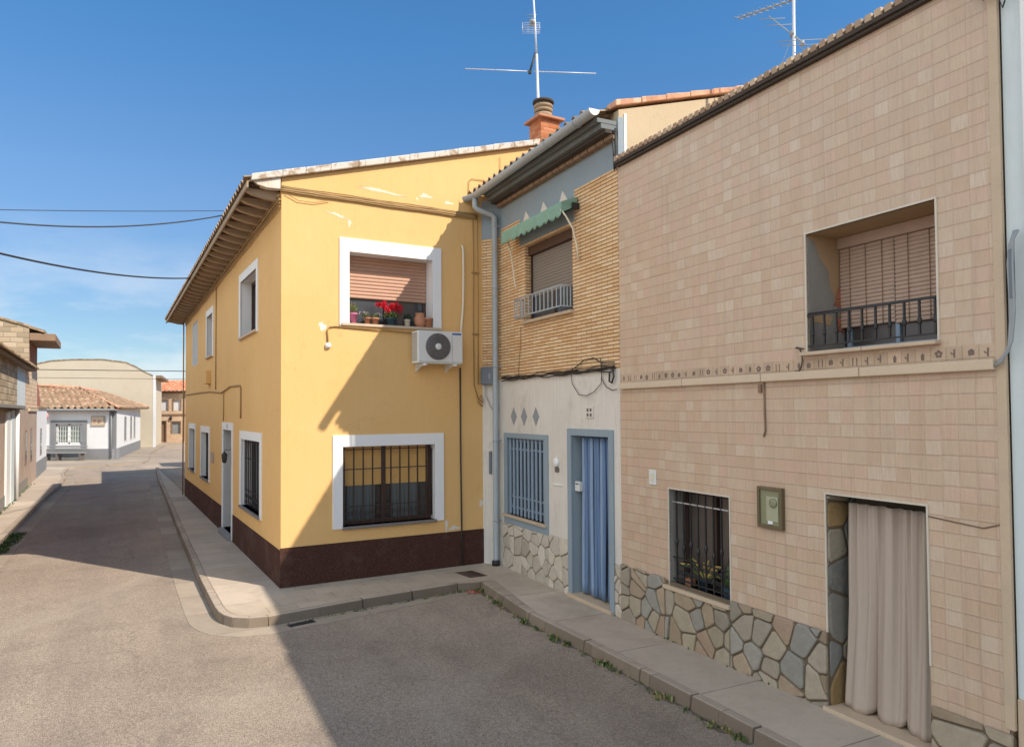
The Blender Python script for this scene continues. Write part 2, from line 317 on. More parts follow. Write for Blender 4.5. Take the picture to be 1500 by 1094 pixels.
# ------------------------------------------------------------------ builders
class Fr:
    """vertical facade frame: u along the wall, w out of it, z up"""
    def __init__(s, o, ang=None, d=None):
        s.o = V((o[0], o[1], 0))
        s.d = V((math.sin(R(ang)), math.cos(R(ang)), 0)) if d is None else V((d[0], d[1], 0)).normalized()
        s.n = V((s.d.y, -s.d.x, 0))
        if s.n.dot(-s.o) < 0: s.n = -s.n
    def P(s, u, z, w=0.): return s.o + s.d*u + s.n*w + V((0, 0, z))
    def sub(s, u, w=0.): # origin shifted
        f = Fr((0, -1), 0); f.o = s.o + s.d*u + s.n*w; f.d = s.d.copy(); f.n = s.n.copy(); return f
class B:
    def __init__(s): s.b = bmesh.new(); s.uv = s.b.loops.layers.uv.new('UVMap'); s.fr = None; s.mi = 0; s.c = None; s.col = None
    def face(s, pts, smooth=False):
        vs = [s.b.verts.new(p) for p in pts]
        f = s.b.faces.new(vs); f.material_index = s.mi; f.smooth = smooth
        if s.c is not None:
            if s.col is None: s.col = s.b.loops.layers.float_color.new('Col')
            for l in f.loops: l[s.col] = (*s.c, 1)
        return f
    def faces(s, P, idx, smooth=False):
        vs = [s.b.verts.new(p) for p in P]
        for i in idx:
            try: f = s.b.faces.new([vs[k] for k in i])
            except ValueError: continue
            f.material_index = s.mi; f.smooth = smooth
            if s.c is not None:
                if s.col is None: s.col = s.b.loops.layers.float_color.new('Col')
                for l in f.loops: l[s.col] = (*s.c, 1)
    def hexa(s, p):  # p: 4 bottom, 4 top
        s.faces(p, [(0, 3, 2, 1), (4, 5, 6, 7), (0, 1, 5, 4), (1, 2, 6, 5), (2, 3, 7, 6), (3, 0, 4, 7)])
    def box(s, f, u0, u1, w0, w1, z0, z1):
        s.hexa([f.P(u0, z0, w0), f.P(u1, z0, w0), f.P(u1, z0, w1), f.P(u0, z0, w1), f.P(u0, z1, w0), f.P(u1, z1, w0), f.P(u1, z1, w1), f.P(u0, z1, w1)])
    def prism(s, f, poly, w0, w1):
        n = len(poly); a = [f.P(u, z, w0) for u, z in poly] + [f.P(u, z, w1) for u, z in poly]
        s.faces(a, [tuple(range(n))[::-1], tuple(range(n, 2*n))] + [(i, (i+1) % n, n+(i+1) % n, n+i) for i in range(n)])
    def slab(s, poly, z0, z1):
        n = len(poly); a = [V((x, y, z0)) for x, y in poly] + [V((x, y, z1)) for x, y in poly]
        s.faces(a, [tuple(range(n))[::-1], tuple(range(n, 2*n))] + [(i, (i+1) % n, n+(i+1) % n, n+i) for i in range(n)])
    def tube(s, pts, r, n=8, cap=True, r2=None):
        pts = [V(p) for p in pts]; rings = []
        up = V((0, 0, 1)); prev = None
        for i, p in enumerate(pts):
            d = (pts[min(i+1, len(pts)-1)] - pts[max(i-1, 0)]).normalized()
            if prev is None:
                x = d.cross(up)
                if x.length < .05: x = d.cross(V((1, 0, 0)))
            else: x = prev - d*prev.dot(d)
            x.normalize(); prev = x; y = d.cross(x)
            rr = r if r2 is None else r + (r2-r)*i/(len(pts)-1)
            rings.append([p + (x*math.cos(k*2*math.pi/n) + y*math.sin(k*2*math.pi/n))*rr for k in range(n)])
        P = [q for g in rings for q in g]; idx = []
        for i in range(len(pts)-1):
            for k in range(n): idx.append((i*n+k, i*n+(k+1) % n, (i+1)*n+(k+1) % n, (i+1)*n+k))
        if cap: idx += [tuple(range(n))[::-1], tuple(range((len(pts)-1)*n, len(pts)*n))]
        s.faces(P, idx, True)
    def lathe(s, c, prof, n=20, ax=None):
        c = V(c); P = []; idx = []
        if ax is None: e1, e2, e3 = V((1, 0, 0)), V((0, 1, 0)), V((0, 0, 1))
        else:
            e3 = V(ax).normalized(); e1 = e3.cross(V((0, 0, 1))).normalized(); e2 = e3.cross(e1)
        for r, h in prof:
            for k in range(n):
                t = k*2*math.pi/n; P.append(c + (e1*math.cos(t) + e2*math.sin(t))*r + e3*h)
        for i in range(len(prof)-1):
            for k in range(n): idx.append((i*n+k, i*n+(k+1) % n, (i+1)*n+(k+1) % n, (i+1)*n+k))
        idx += [tuple(range(n))[::-1], tuple(range((len(prof)-1)*n, len(prof)*n))]
        s.faces(P, idx, True)
    def grid(s, fn, nu, nv, smooth=True, keep=None):
        vs = [[s.b.verts.new(fn(i/nu, j/nv)) for j in range(nv+1)] for i in range(nu+1)]
        for i in range(nu):
            for j in range(nv):
                if keep and not keep((i+.5)/nu, (j+.5)/nv): continue
                f = s.b.faces.new((vs[i][j], vs[i+1][j], vs[i+1][j+1], vs[i][j+1])); f.smooth = smooth; f.material_index = s.mi
    def build(s, name, mat, root=None, bev=0, solid=0, smooth=None):
        b = s.b
        bmesh.ops.recalc_face_normals(b, faces=b.faces[:])
        b.normal_update()
        for f in b.faces:
            nn = f.normal
            if abs(nn.z) > .75:
                d, e = (V((1, 0, 0)), V((0, 1, 0))) if s.fr is None else (s.fr.d, s.fr.n)
                for l in f.loops: l[s.uv].uv = (l.vert.co.dot(d), l.vert.co.dot(e))
            else:
                t = V((0, 0, 1)).cross(nn); t.normalize()
                if abs(t.y) > .3 and t.y < 0 or abs(t.y) <= .3 and t.x < 0: t = -t
                if abs(nn.z) > .1:
                    e = nn.cross(t)
                    if e.z < 0: e = -e
                    for l in f.loops: l[s.uv].uv = (l.vert.co.dot(t), l.vert.co.dot(e))
                else:
                    for l in f.loops: l[s.uv].uv = (l.vert.co.dot(t), l.vert.co.z)
        if smooth is not None:
            for f in b.faces: f.smooth = smooth
        loc = V((0, 0, 0))
        if root is not None: loc = V(root['_o'])
        else:
            xs = [v.co for v in b.verts]; loc = V((sum(v.x for v in xs)/len(xs), sum(v.y for v in xs)/len(xs), min(v.z for v in xs)))
        for v in b.verts: v.co -= loc
        me = bpy.data.meshes.new(name); b.to_mesh(me); b.free()
        for q in (mat if isinstance(mat, (list, tuple)) else [mat]): me.materials.append(q)
        o = bpy.data.objects.new(name, me); C.objects.link(o)
        o['_o'] = tuple(loc)
        if root is not None: o.parent = root; 
        else: o.location = loc
        if bev:
            md = o.modifiers.new('bevel', 'BEVEL'); md.width = bev; md.segments = 2; md.limit_method = 'ANGLE'; md.angle_limit = R(40)
        if solid:
            md = o.modifiers.new('solid', 'SOLIDIFY'); md.thickness = solid; md.offset = 0
        return o
def tag(o, label, cat, group=None, kind=None):
    if label: o['label'] = label
    if cat: o['category'] = cat
    if group: o['group'] = group
    if kind: o['kind'] = kind
    return o
def thing(name, label, cat, loc, group=None):
    o = bpy.data.objects.new(name, None); C.objects.link(o); o.location = loc; o['_o'] = tuple(V(loc)); o.empty_display_size = .2
    return tag(o, label, cat, group)
def struct(o): o['kind'] = 'structure'; return o
def wall(b, f, u0, u1, z0, z1, holes, w=0.):
    """front sheet with rectangular openings and their reveals; hole = (u0,u1,z0,z1,depth)"""
    us = sorted({u0, u1, *[h[0] for h in holes], *[h[1] for h in holes]}); zs = sorted({z0, z1, *[h[2] for h in holes], *[h[3] for h in holes]})
    us = [u for u in us if u0 <= u <= u1]; zs = [z for z in zs if z0 <= z <= z1]
    for i in range(len(us)-1):
        for j in range(len(zs)-1):
            cu, cz = (us[i]+us[i+1])/2, (zs[j]+zs[j+1])/2
            if any(h[0] < cu < h[1] and h[2] < cz < h[3] for h in holes): continue
            b.face([f.P(us[i], zs[j], w), f.P(us[i+1], zs[j], w), f.P(us[i+1], zs[j+1], w), f.P(us[i], zs[j+1], w)])
def reveals(b, f, h, w=0., back=True):
    a, c, e, g, d = h
    for p, q in (((a, e), (c, e)), ((c, e), (c, g)), ((c, g), (a, g)), ((a, g), (a, e))):
        b.face([f.P(p[0], p[1], w), f.P(q[0], q[1], w), f.P(q[0], q[1], w-d), f.P(p[0], p[1], w-d)])
    if back: b.face([f.P(a, e, w-d), f.P(c, e, w-d), f.P(c, g, w-d), f.P(a, g, w-d)])
def slats(b, f, u0, u1, z0, z1, w, pitch=.05, th=.014, sag=0):
    n = max(1, round((z1-z0)/pitch)); pitch = (z1-z0)/n
    for i in range(n):
        a = z0+i*pitch; k = pitch
        prof = [(0, a), (th*.8, a+k*.15), (th, a+k*.5), (th*.6, a+k*.85), (0, a+k*.97)]
        for j in range(4):
            b.face([f.P(u0, prof[j][1], w+prof[j][0]), f.P(u1, prof[j][1], w+prof[j][0]), f.P(u1, prof[j+1][1], w+prof[j+1][0]), f.P(u0, prof[j+1][1], w+prof[j+1][0])])
    b.face([f.P(u0, z0, w-.002), f.P(u1, z0, w-.002), f.P(u1, z1, w-.002), f.P(u0, z1, w-.002)])
def curtain(b, f, u0, u1, zt, zb, w, amp, nf, seed=1, flare=.0, nu=90, scal=0):
    rnd = random.Random(seed); ph = [rnd.uniform(0, 6.28) for _ in range(6)]
    def fn(s, t):
        z = zt + (zb-zt)*t
        k = s*nf*2*math.pi
        warp = .35*math.sin(k*.5+ph[0]) + .3*math.sin(k*.33+ph[1])
        a = amp*(.45+.75*t)
        ww = w + a*math.sin(k+warp*2+.5*t*math.sin(ph[2]+s*5)) + a*.35*math.sin(k*2.3+ph[3]+t) + a*.25*math.sin(k*5.1+ph[4])*(1-t)
        uu = u0 + (u1-u0)*s + (s-.5)*flare*t + .012*t*math.sin(k*1.7+ph[5])
        if scal: z += scal*t*t*math.sin(s*3*math.pi+.4)**2*-1 + scal*t*t*.5
        return f.P(uu, z, ww)
    b.grid(fn, nu, 24)
def voronoi_stones(b, f, u0, u1, z0, z1, cell, cols, w0, w1, gap=.012, seed=3, holes=(), lw=False, ztop=None):
    rnd = random.Random(seed); nu = max(1, round((u1-u0)/cell)); nz_ = max(1, round((z1-z0)/(cell*.85)))
    pts = []
    for i in range(-1, nu+1):
        for j in range(-1, nz_+1):
            if rnd.random() < .17: continue
            pts.append((u0+(i+.5+rnd.uniform(-.48, .48)+(j % 2)*.4)*(u1-u0)/nu, z0+(j+.5+rnd.uniform(-.38, .38))*(z1-z0)/nz_))
    for p in pts:
        for (ru0, ru1, rz0, rz1) in ([(u0, u1, z0, z1)] if not holes else holes):
            poly = [(ru0+gap/3, rz0), (ru1-gap/3, rz0), (ru1-gap/3, rz1), (ru0+gap/3, rz1)]
            for q in pts:
                if q is p: continue
                dx, dz = q[0]-p[0], q[1]-p[1]; L = math.hypot(dx, dz)
                if L > cell*4 or L < 1e-6: continue
                dx /= L; dz /= L; lim = L/2-gap/2
                new = []
                for k in range(len(poly)):
                    A, Bq = poly[k], poly[(k+1) % len(poly)]
                    da = (A[0]-p[0])*dx+(A[1]-p[1])*dz-lim; db = (Bq[0]-p[0])*dx+(Bq[1]-p[1])*dz-lim
                    if da <= 0: new.append(A)
                    if da*db < 0:
                        t = da/(da-db); new.append((A[0]+(Bq[0]-A[0])*t, A[1]+(Bq[1]-A[1])*t))
                poly = new
                if len(poly) < 3: break
            if len(poly) < 3: continue
            ar = abs(sum(poly[k][0]*poly[(k+1) % len(poly)][1]-poly[(k+1) % len(poly)][0]*poly[k][1] for k in range(len(poly))))/2
            if ar < .0025: continue
            cx = sum(q[0] for q in poly)/len(poly); cz = sum(q[1] for q in poly)/len(poly)
            # rounded outline
            rp = []
            for k in range(len(poly)):
                A, Bq, Cq = poly[k-1], poly[k], poly[(k+1) % len(poly)]
                rp.append((Bq[0]*.88+A[0]*.12, Bq[1]*.88+A[1]*.12)); rp.append((Bq[0]*.88+Cq[0]*.12, Bq[1]*.88+Cq[1]*.12))
            c = srgb(rnd.choice(cols)); kk = rnd.uniform(.88, 1.1); b.c = sc(c, kk)
            dep = w1+rnd.uniform(-.006, .006); tx, tz = rnd.uniform(-.03, .03), rnd.uniform(-.03, .03)
            n = len(rp)
            a0 = [f.P(u, z, w0) for u, z in rp]
            a1 = [f.P(cx+(u-cx)*.97, cz+(z-cz)*.97, dep-.006+tx*(u-cx)+tz*(z-cz)) for u, z in rp]
            a2 = [f.P(cx+(u-cx)*.86, cz+(z-cz)*.86, dep+tx*(u-cx)+tz*(z-cz)) for u, z in rp]
            b.faces(a0+a1+a2, [(i, (i+1) % n, n+(i+1) % n, n+i) for i in range(n)] + [(n+i, n+(i+1) % n, 2*n+(i+1) % n, 2*n+i) for i in range(n)] + [tuple(range(2*n, 3*n))])
    b.c = None
def inpoly(x, y, poly):
    r = False; n = len(poly)
    for i in range(n):
        a, c = poly[i], poly[i-1]
        if (a[1] > y) != (c[1] > y) and x < (c[0]-a[0])*(y-a[1])/(c[1]-a[1])+a[0]: r = not r
    return r
def tileroof(b, O, Ud, Vd, poly, pitch=.21, row=.4, rise=.05, seg=6, jit=.006, seed=1):
    """corrugated clay tiles over a polygon given in (u,v) on the roof plane"""
    rnd = random.Random(seed); O = V(O); Ud = V(Ud).normalized(); Vd = V(Vd).normalized(); Nn = Ud.cross(Vd)
    if Nn.z < 0: Nn = -Nn
    umin = min(p[0] for p in poly); umax = max(p[0] for p in poly); vmin = min(p[1] for p in poly); vmax = max(p[1] for p in poly)
    nu = int(math.ceil((umax-umin)/pitch)); nv = int(math.ceil((vmax-vmin)/row))
    for i in range(nu):
        for j in range(nv):
            ju, jn = rnd.uniform(-jit, jit), rnd.uniform(0, jit)
            ua, va = umin+i*pitch, vmin+j*row
            if not inpoly(ua+pitch/2, va+row/2, poly): continue
            P = []; 
            for k in range(seg+1):
                t = k/seg; h = rise*math.sin(t*math.pi*2)*.75+rise*.5
                for v, dh in ((va-.03, .022), (va+row, 0)):
                    P.append(O+Ud*(ua+t*pitch+ju)+Vd*v+Nn*(h+dh+jn))
            b.faces(P, [(2*k, 2*k+2, 2*k+3, 2*k+1) for k in range(seg)], True)
            # front lip
            Q = []
            for k in range(seg+1):
                Q += [P[2*k], P[2*k]-Nn*.022]
            b.faces(Q, [(2*k, 2*k+1, 2*k+3, 2*k+2) for k in range(seg)], True)
def leaves(b, c, rad, n, size, seed=1, flat=.0, squash=1., mis=(0,)):
    rnd = random.Random(seed); c = V(c)
    for _ in range(n):
        while True:
            q = V((rnd.uniform(-1, 1), rnd.uniform(-1, 1), rnd.uniform(-1, 1)))
            if q.length < 1: break
        q = V((q.x*rad, q.y*rad, q.z*rad*squash)); p = c+q
        a = V((rnd.uniform(-1, 1), rnd.uniform(-1, 1), rnd.uniform(-.6, 1))).normalized(); x = a.cross(V((0, .3, 1))).normalized(); s_ = size*rnd.uniform(.6, 1.3)
        b.mi = rnd.choice(mis)
        b.face([p-a*s_, p+x*s_*.45, p+a*s_, p-x*s_*.45])
    b.mi = 0
def blades(b, p, n, h, spread, rnd, mis=(0,)):
    p = V(p)
    for _ in range(n):
        a = rnd.uniform(0, 6.28); lean = V((math.cos(a), math.sin(a), 0))*rnd.uniform(.1, .9); o = p+V((rnd.uniform(-1, 1), rnd.uniform(-1, 1), 0))*spread
        hh = h*rnd.uniform(.4, 1.2); wv = V((-math.sin(a), math.cos(a), 0))*.006*(1+hh*12); mid = o+V((0, 0, hh*.6))+lean*hh*.3; tip = o+V((0, 0, hh*.85))+lean*hh
        b.mi = rnd.choice(mis)
        b.face([o-wv*.6, o+wv*.6, mid+wv, mid-wv]); b.face([mid-wv, mid+wv, tip])
    b.mi = 0

T = Fr((1.4201, 9.4102), -26.29)      # facade line shared by the tiled and the brick house
Y = Fr((-3.5843, 11.1189), 60.2)      # yellow house, front
YS = Fr((-3.5843, 11.1189), -29.8)    # yellow house, street side
LS = Fr((-15.6634, 22.4894), -29.5)   # left row of houses
PV = .13
#==SETTING
# ------------------------------------------------------------------ ground, road, pavements
b = B(); b.face([(-600, -600, -.03), (600, -600, -.03), (600, 1200, -.03), (-600, 1200, -.03)]); struct(b.build('ground', M['earth']))
b = B(); b.slab([(-60, -30), (20, -30), (20, 20), (-10, 40), (-15, 76), (-60, 76), (-44, 40)], -.025, 0); struct(b.build('road', M['road']))

def offset_strip(line_a, line_b, z0, z1, name, mat, fr=None):
    b = B(); b.fr = fr
    for i in range(len(line_a)-1):
        p, q, r_, s_ = line_a[i], line_a[i+1], line_b[i+1], line_b[i]
        b.slab([p, q, r_, s_], z0, z1)
    bmesh.ops.remove_doubles(b.b, verts=b.b.verts[:], dist=.0005)
    return b
def xy(f, u, w): p = f.P(u, 0, w); return (p.x, p.y)
# kerb run: along the street side, round the corner, along the front, then down the terrace
kerbS = [(-17.9, 36.0), (-14.6, 29.6), (-11.52, 23.82), (-7.97, 17.1), (-5.09, 11.71), (-4.18, 10.07)]
corner = [(-4.05, 9.86), (-3.90, 9.68), (-3.72, 9.54), (-3.50, 9.50), (-3.25, 9.58)]
kerbF = [(-2.16, 10.42), (-.86, 11.33)]
def inset(line, d, side=1):
    out = []
    for i, p in enumerate(line):
        a = V(line[max(i-1, 0)]); c = V(line[min(i+1, len(line)-1)]); t = (c-a).normalized(); n = V((-t.y, t.x))*side
        k = 1.
        if 0 < i < len(line)-1:
            t1 = (V(p)-a).normalized(); k = 1/max(.5, abs(t1.dot(t)))
        out.append((p[0]+n.x*d*k, p[1]+n.y*d*k))
    return out
lineA = kerbS+corner+kerbF+[(-.52, 11.42)]
lineB = [(-.52, 11.42)]+[(.19, 9.66), (.81, 8.50), (1.30, 7.56), (2.01, 6.15), (3.0, 4.2), (4.4, 1.4), (6.2, -2.2), (9.5, -8.8)]
allk = lineA[:-1]+lineB
inn = inset(allk, .13, 1)
# pieces of pavement (kept as separate sheets so that their joints follow their own wall)
def sheet(name, poly, mat, fr, z=PV):
    b = B(); b.fr = fr; b.slab(poly, -.02, z); return struct(b.build(name, mat))
nS = len(kerbS+corner)
iS = inn[:nS]; 
pC = Y.P(0, 0); pN = (-3.5843, 11.1189); pE = (-.34, 12.98)
def run(kl, f, u0, u1, mat, first=None, last=None):
    us = [min(u1, max(u0, (V((p[0], p[1], 0))-f.o).dot(f.d))) for p in kl]
    if first is not None: us[0] = first
    if last is not None: us[-1] = last
    b = B(); b.fr = f; top = []; idx = []
    for (x, y), u in zip(kl, us):
        q = f.P(u, 0, 0. if (first is not None and u == us[0]) or (last is not None and u == us[-1]) else -.04); top += [V((x, y, PV)), V((q.x, q.y, PV))]
    idx = [(2*i, 2*i+2, 2*i+3, 2*i+1) for i in range(len(kl)-1)]
    n = len(top); base = [V((p.x, p.y, -.02)) for p in top]
    b.faces(top+base, idx+[(n+2*i, n+2*i+2, 2*i+2, 2*i) for i in range(len(kl)-1)]+[(n+2*i+1, n+2*i+3, 2*i+3, 2*i+1) for i in range(len(kl)-1)])
    bmesh.ops.triangulate(b.b, faces=b.b.faces[:])
    return struct(b.build('pavement', mat))
run(inn[:9], YS, .0, 30, M['pave'], last=.0)
run(inn[8:nS+3], Y, .0, 3.72, M['paveslab'], first=.0, last=3.737)
tA = inn[nS+2:]
run(tA, T, -13, 3.95, M['pave'], first=3.977)
# kerb stones
b = B(); b.fr = T
rk = random.Random(2)
ko, ki = allk, inn
for i in range(len(ko)-1):
    p, q, r_, s_ = V(ko[i]), V(ko[i+1]), V(ki[i+1]), V(ki[i]); L = (q-p).length; n = max(1, round(L/1.0))
    for k in range(n):
        g = .006/L*(L > .6); t0, t1 = k/n+g, (k+1)/n-g
        A, Bq, Cq, D = p.lerp(q, t0), p.lerp(q, t1), s_.lerp(r_, t1), s_.lerp(r_, t0)
        dz = rk.uniform(-.004, .005)
        bx = [V((*A, -.02)), V((*Bq, -.02)), V((*Cq, -.02)), V((*D, -.02))]
        nn = (D-A).normalized()*.02
        tp = [V((*(A+nn), PV+.002+dz)), V((*(Bq+nn), PV+.002+dz)), V((*Cq, PV+.002+dz)), V((*D, PV+.002+dz))]
        b.hexa(bx+tp)
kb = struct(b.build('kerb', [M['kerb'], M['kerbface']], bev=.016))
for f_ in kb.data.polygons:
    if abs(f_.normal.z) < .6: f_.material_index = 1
# concrete channel beside the kerb
chS = inset(allk, -.34, 1)
b = offset_strip(allk[:nS], chS[:nS], -.02, .006, 'c', None); b.fr = YS
struct(b.build('gutter_strip', M['channel']))
cw = [(.34-.26*i/(nS+2-nS)) for i in range(3)]
fA = allk[nS-1:nS+3]; fB = [chS[nS-1], (-2.0, 10.10), (-.80, 11.16), (-.50, 11.36)]
b = offset_strip(fA, fB, -.02, .006, 'c', None); b.fr = Y; struct(b.build('gutter_strip', M['channel']))
# left pavement
lk = [(-2.2, -1.2), (-6.6, 7.2), (-10.98, 15.42), (-14.6, 22.2), (-17.9, 28.6), (-18.9, 30.4), (-20.6, 33.0), (-22.6, 36.6)]
lki = inset(lk, .13, 1); lko = inset(lk, -.36, 1)
poly = lki+[(-24.9, 38.5), (-28, 44), (-23.2, 42.9), xy(LS, 15, -.2), xy(LS, -32, -.2)]
b = B(); b.fr = LS; b.slab(lki+[xy(LS, 16.5, -.1), xy(LS, -28, -.1)], -.02, PV); struct(b.build('pavement', M['pave']))
b = offset_strip(lk, lki, -.02, PV+.002, 'k', None); b.fr = LS; struct(b.build('kerb', M['kerb'], bev=.012))
b = offset_strip(lk, lko, -.02, .006, 'k', None); b.fr = LS; struct(b.build('gutter_strip', M['channel']))
# pavement in front of the white cottage and along the far bend
CS = Fr((-23.67, 42.89), d=(-5.83, 14.1)); CF = Fr((-23.67, 42.89), 90)
b = B(); b.slab([(-22.9, 36.9), (-20.9, 40.6), (-21.6, 42.6), (-25.2, 50.0), (-30.0, 62), (-34.5, 69.7), (-38, 69.7), (-30.5, 58), (-23.6, 43.0), (-33, 43.0), (-33, 38)], -.02, .1)
b.fr = CS; struct(b.build('pavement', M['channel']))
# drain cover in the pavement
g = thing('drain_cover', 'rusty square drain cover set in the pavement by the grey downpipe', 'drain cover', (-.7, 11.95, PV))
gp = [(-.98, 12.10), (-.70, 12.24), (-.42, 11.86), (-.70, 11.72)]
b = B(); b.slab(gp, PV+.001, PV+.008); b.build('plate', M['rust'], g, bev=.003)
b = B(); p0, p1, p2, p3 = [V(p) for p in gp]
for i in range(7):
    t = .1+i*.13; A = p0.lerp(p3, t); Bq = p1.lerp(p2, t); A2 = A.lerp(Bq, .06); B2 = A.lerp(Bq, .94)
    b.tube([(*A2, PV+.009), (*B2, PV+.009)], .007, 5)
b.build('rib', M['ironbrown'], g)
g = thing('storm_drain', 'long iron storm drain grate in the gutter at the pavement corner', 'drain', (-2.9, 9.72, 0))
b = B(); A, Bq = V((-3.02, 9.62)), V((-2.74, 9.85)); nn = V(((Bq-A).y, -(Bq-A).x)).normalized()*.12
b.slab([A, Bq, Bq+nn, A+nn], .007, .011); b.build('frame', M['dark'], g)
b = B()
for i in range(9):
    p = A.lerp(Bq, (i+.5)/9); b.tube([(*(p+nn*.05), .014), (*(p+nn*.95), .014)], .006, 5)
b.build('grate', M['iron'], g)
#==WEEDS
def along(line, t):
    L = [(V(line[i+1])-V(line[i])).length for i in range(len(line)-1)]; d = t*sum(L)
    for i, l in enumerate(L):
        if d <= l: return V(line[i]).lerp(V(line[i+1]), d/l)
        d -= l
    return V(line[-1])
rnd = random.Random(8); b = B(); n_ = 60
prev = None
for i in range(n_+1):
    p = along(lineB[:5], i/n_); wd = max(0.004, .035+.035*math.sin(i*.7)+.03*math.sin(i*1.9+1)+rnd.uniform(-.012, .012))
    q = (V((p.x+.004, p.y+.002, .004)), V((p.x-.9*wd, p.y-.44*wd, .004)))
    if prev: b.face([prev[0], q[0], q[1], prev[1]])
    prev = q
tag(b.build('soil', M['soilstrip']), 'dark dirt and grit gathered along the kerb foot', 'soil', kind='stuff')
rnd = random.Random(5); b = B()
for _ in range(620):   # kerb foot by the terrace
    s_ = rnd.random(); dens = .5+.5*math.sin(s_*33)*math.sin(s_*71+1)
    if rnd.random() > dens**2.2*.9: continue
    p = along(lineB[:5], s_); off = abs(rnd.gauss(0, .045))
    blades(b, (p.x-.90*off-.01, p.y-.44*off, .0), rnd.randint(3, 7), rnd.uniform(.012, .04+.05*dens), .03, rnd, (0, 0, 1, 2, 2))
for _ in range(110):
    p = along([(-.5, 11.38), (-.86, 11.30), (-2.9, 9.78)], rnd.random()**1.5); off = abs(rnd.gauss(0, .03))
    blades(b, (p.x+.3*off, p.y-.7*off, .0), rnd.randint(2, 4), rnd.uniform(.015, .05), .02, rnd, (0, 1, 2))
for _ in range(70):
    u = rnd.uniform(-3.2, .2); p = T.P(u, PV, .03+abs(rnd.gauss(0, .012)))
    if rnd.random() < .5+.5*math.sin(u*5): blades(b, p, 2, rnd.uniform(.012, .04), .012, rnd, (0, 1))
for _ in range(420):
    p = along([(-10.2, 14.6), (-11.4, 17.0)], rnd.random()); off = rnd.uniform(-.25, .12)
    blades(b, (p.x+off-.25, p.y+off*.5, .0), rnd.randint(3, 6), rnd.uniform(.03, .09), .05, rnd, (0, 0, 1))
for _ in range(120):
    u = rnd.uniform(-6, 6); p = LS.P(u, PV, .04+abs(rnd.gauss(0, .03)))
    blades(b, p, 3, rnd.uniform(.03, .09), .04, rnd, (0, 1))
tag(b.build('weeds', [M['weed'], M['leafdark'], M['weeddry']]), 'low green weeds growing along the kerb and wall foot', 'weeds', kind='stuff')
b = B()
for _ in range(14):
    p = V((-.62+rnd.uniform(-.1, .1), 11.22+rnd.uniform(-.05, .05), .02+rnd.uniform(0, .02))); a = V((rnd.uniform(-1, 1), rnd.uniform(-1, 1), rnd.uniform(-.3, .5))).normalized()*.03; c = V((rnd.uniform(-1, 1), rnd.uniform(-1, 1), .3)).normalized()*.025
    b.face([p-a, p+c, p+a, p-c])
tag(b.build('crumpled_litter', M['litter'], solid=.001), 'crumpled red scrap of litter in the inner kerb corner', 'litter')
#==TILED
# ================================================================== TILED HOUSE
H1 = thing('tiled_house', 'house clad in square beige pink ceramic tiles with a rubble stone base', 'house', T.P(-2.4, 0))
UW = (-4.29, -3.045, 3.36, 4.465, .5); LW = (-1.985, -.985, .77, 1.90, .28); DR = (-4.165, -3.215, .13, 2.06, .38)
b = B(); wall(b, T, -4.745, 0, .0, 6.09, [UW, LW, DR])
b.face([T.P(0, 0, 0), T.P(0, 0, -8), T.P(0, 6.09, -8), T.P(0, 6.09, 0)])
b.face([T.P(-4.745, 0, -.01), T.P(-4.745, 0, -8), T.P(-4.745, 6.09, -8), T.P(-4.745, 6.09, -.01)])
b.build('wall', M['tile'], H1)
b = B(); b.box(T, -4.74, -.03, -8, -.3, 5.75, 5.82); b.box(T, -4.74, -.03, -8, -7.8, 0, 5.75); b.build('roof', M['terraold'], H1)
# edge strip at the right end
b = B(); b.box(T, -4.785, -4.715, -.02, .012, .55, 6.05); b.build('corner_strip', M['stonesill'], H1, bev=.004)
# parapet flashing and clay coping
b = B(); b.box(T, -4.76, -.02, -.2, .075, 6.065, 6.10); b.box(T, -4.76, -.02, -.2, .05, 6.035, 6.065); b.build('flashing', M['roofdark'], H1, bev=.004)
b = B(); rr = random.Random(4)
for i in range(51):
    u = -4.76+i*.0935; dz = rr.uniform(-.006, .008)
    b.c = sc(srgb(rr.choice(['b39c84', 'a68c74', 'bfa88e', '9a806a'])), rr.uniform(.85, 1.1))
    b.box(T, u+.003, u+.067, -.3, .08+rr.uniform(-.005, .005), 6.102, 6.165+dz*.7)
    b.c = (.10, .07, .055); b.box(T, u+.069, u+.091, -.3, .06, 6.102, 6.15)
b.c = None
b.build('coping', vcol('coping_tile_clay', .85, .3, .3), H1, bev=.004)
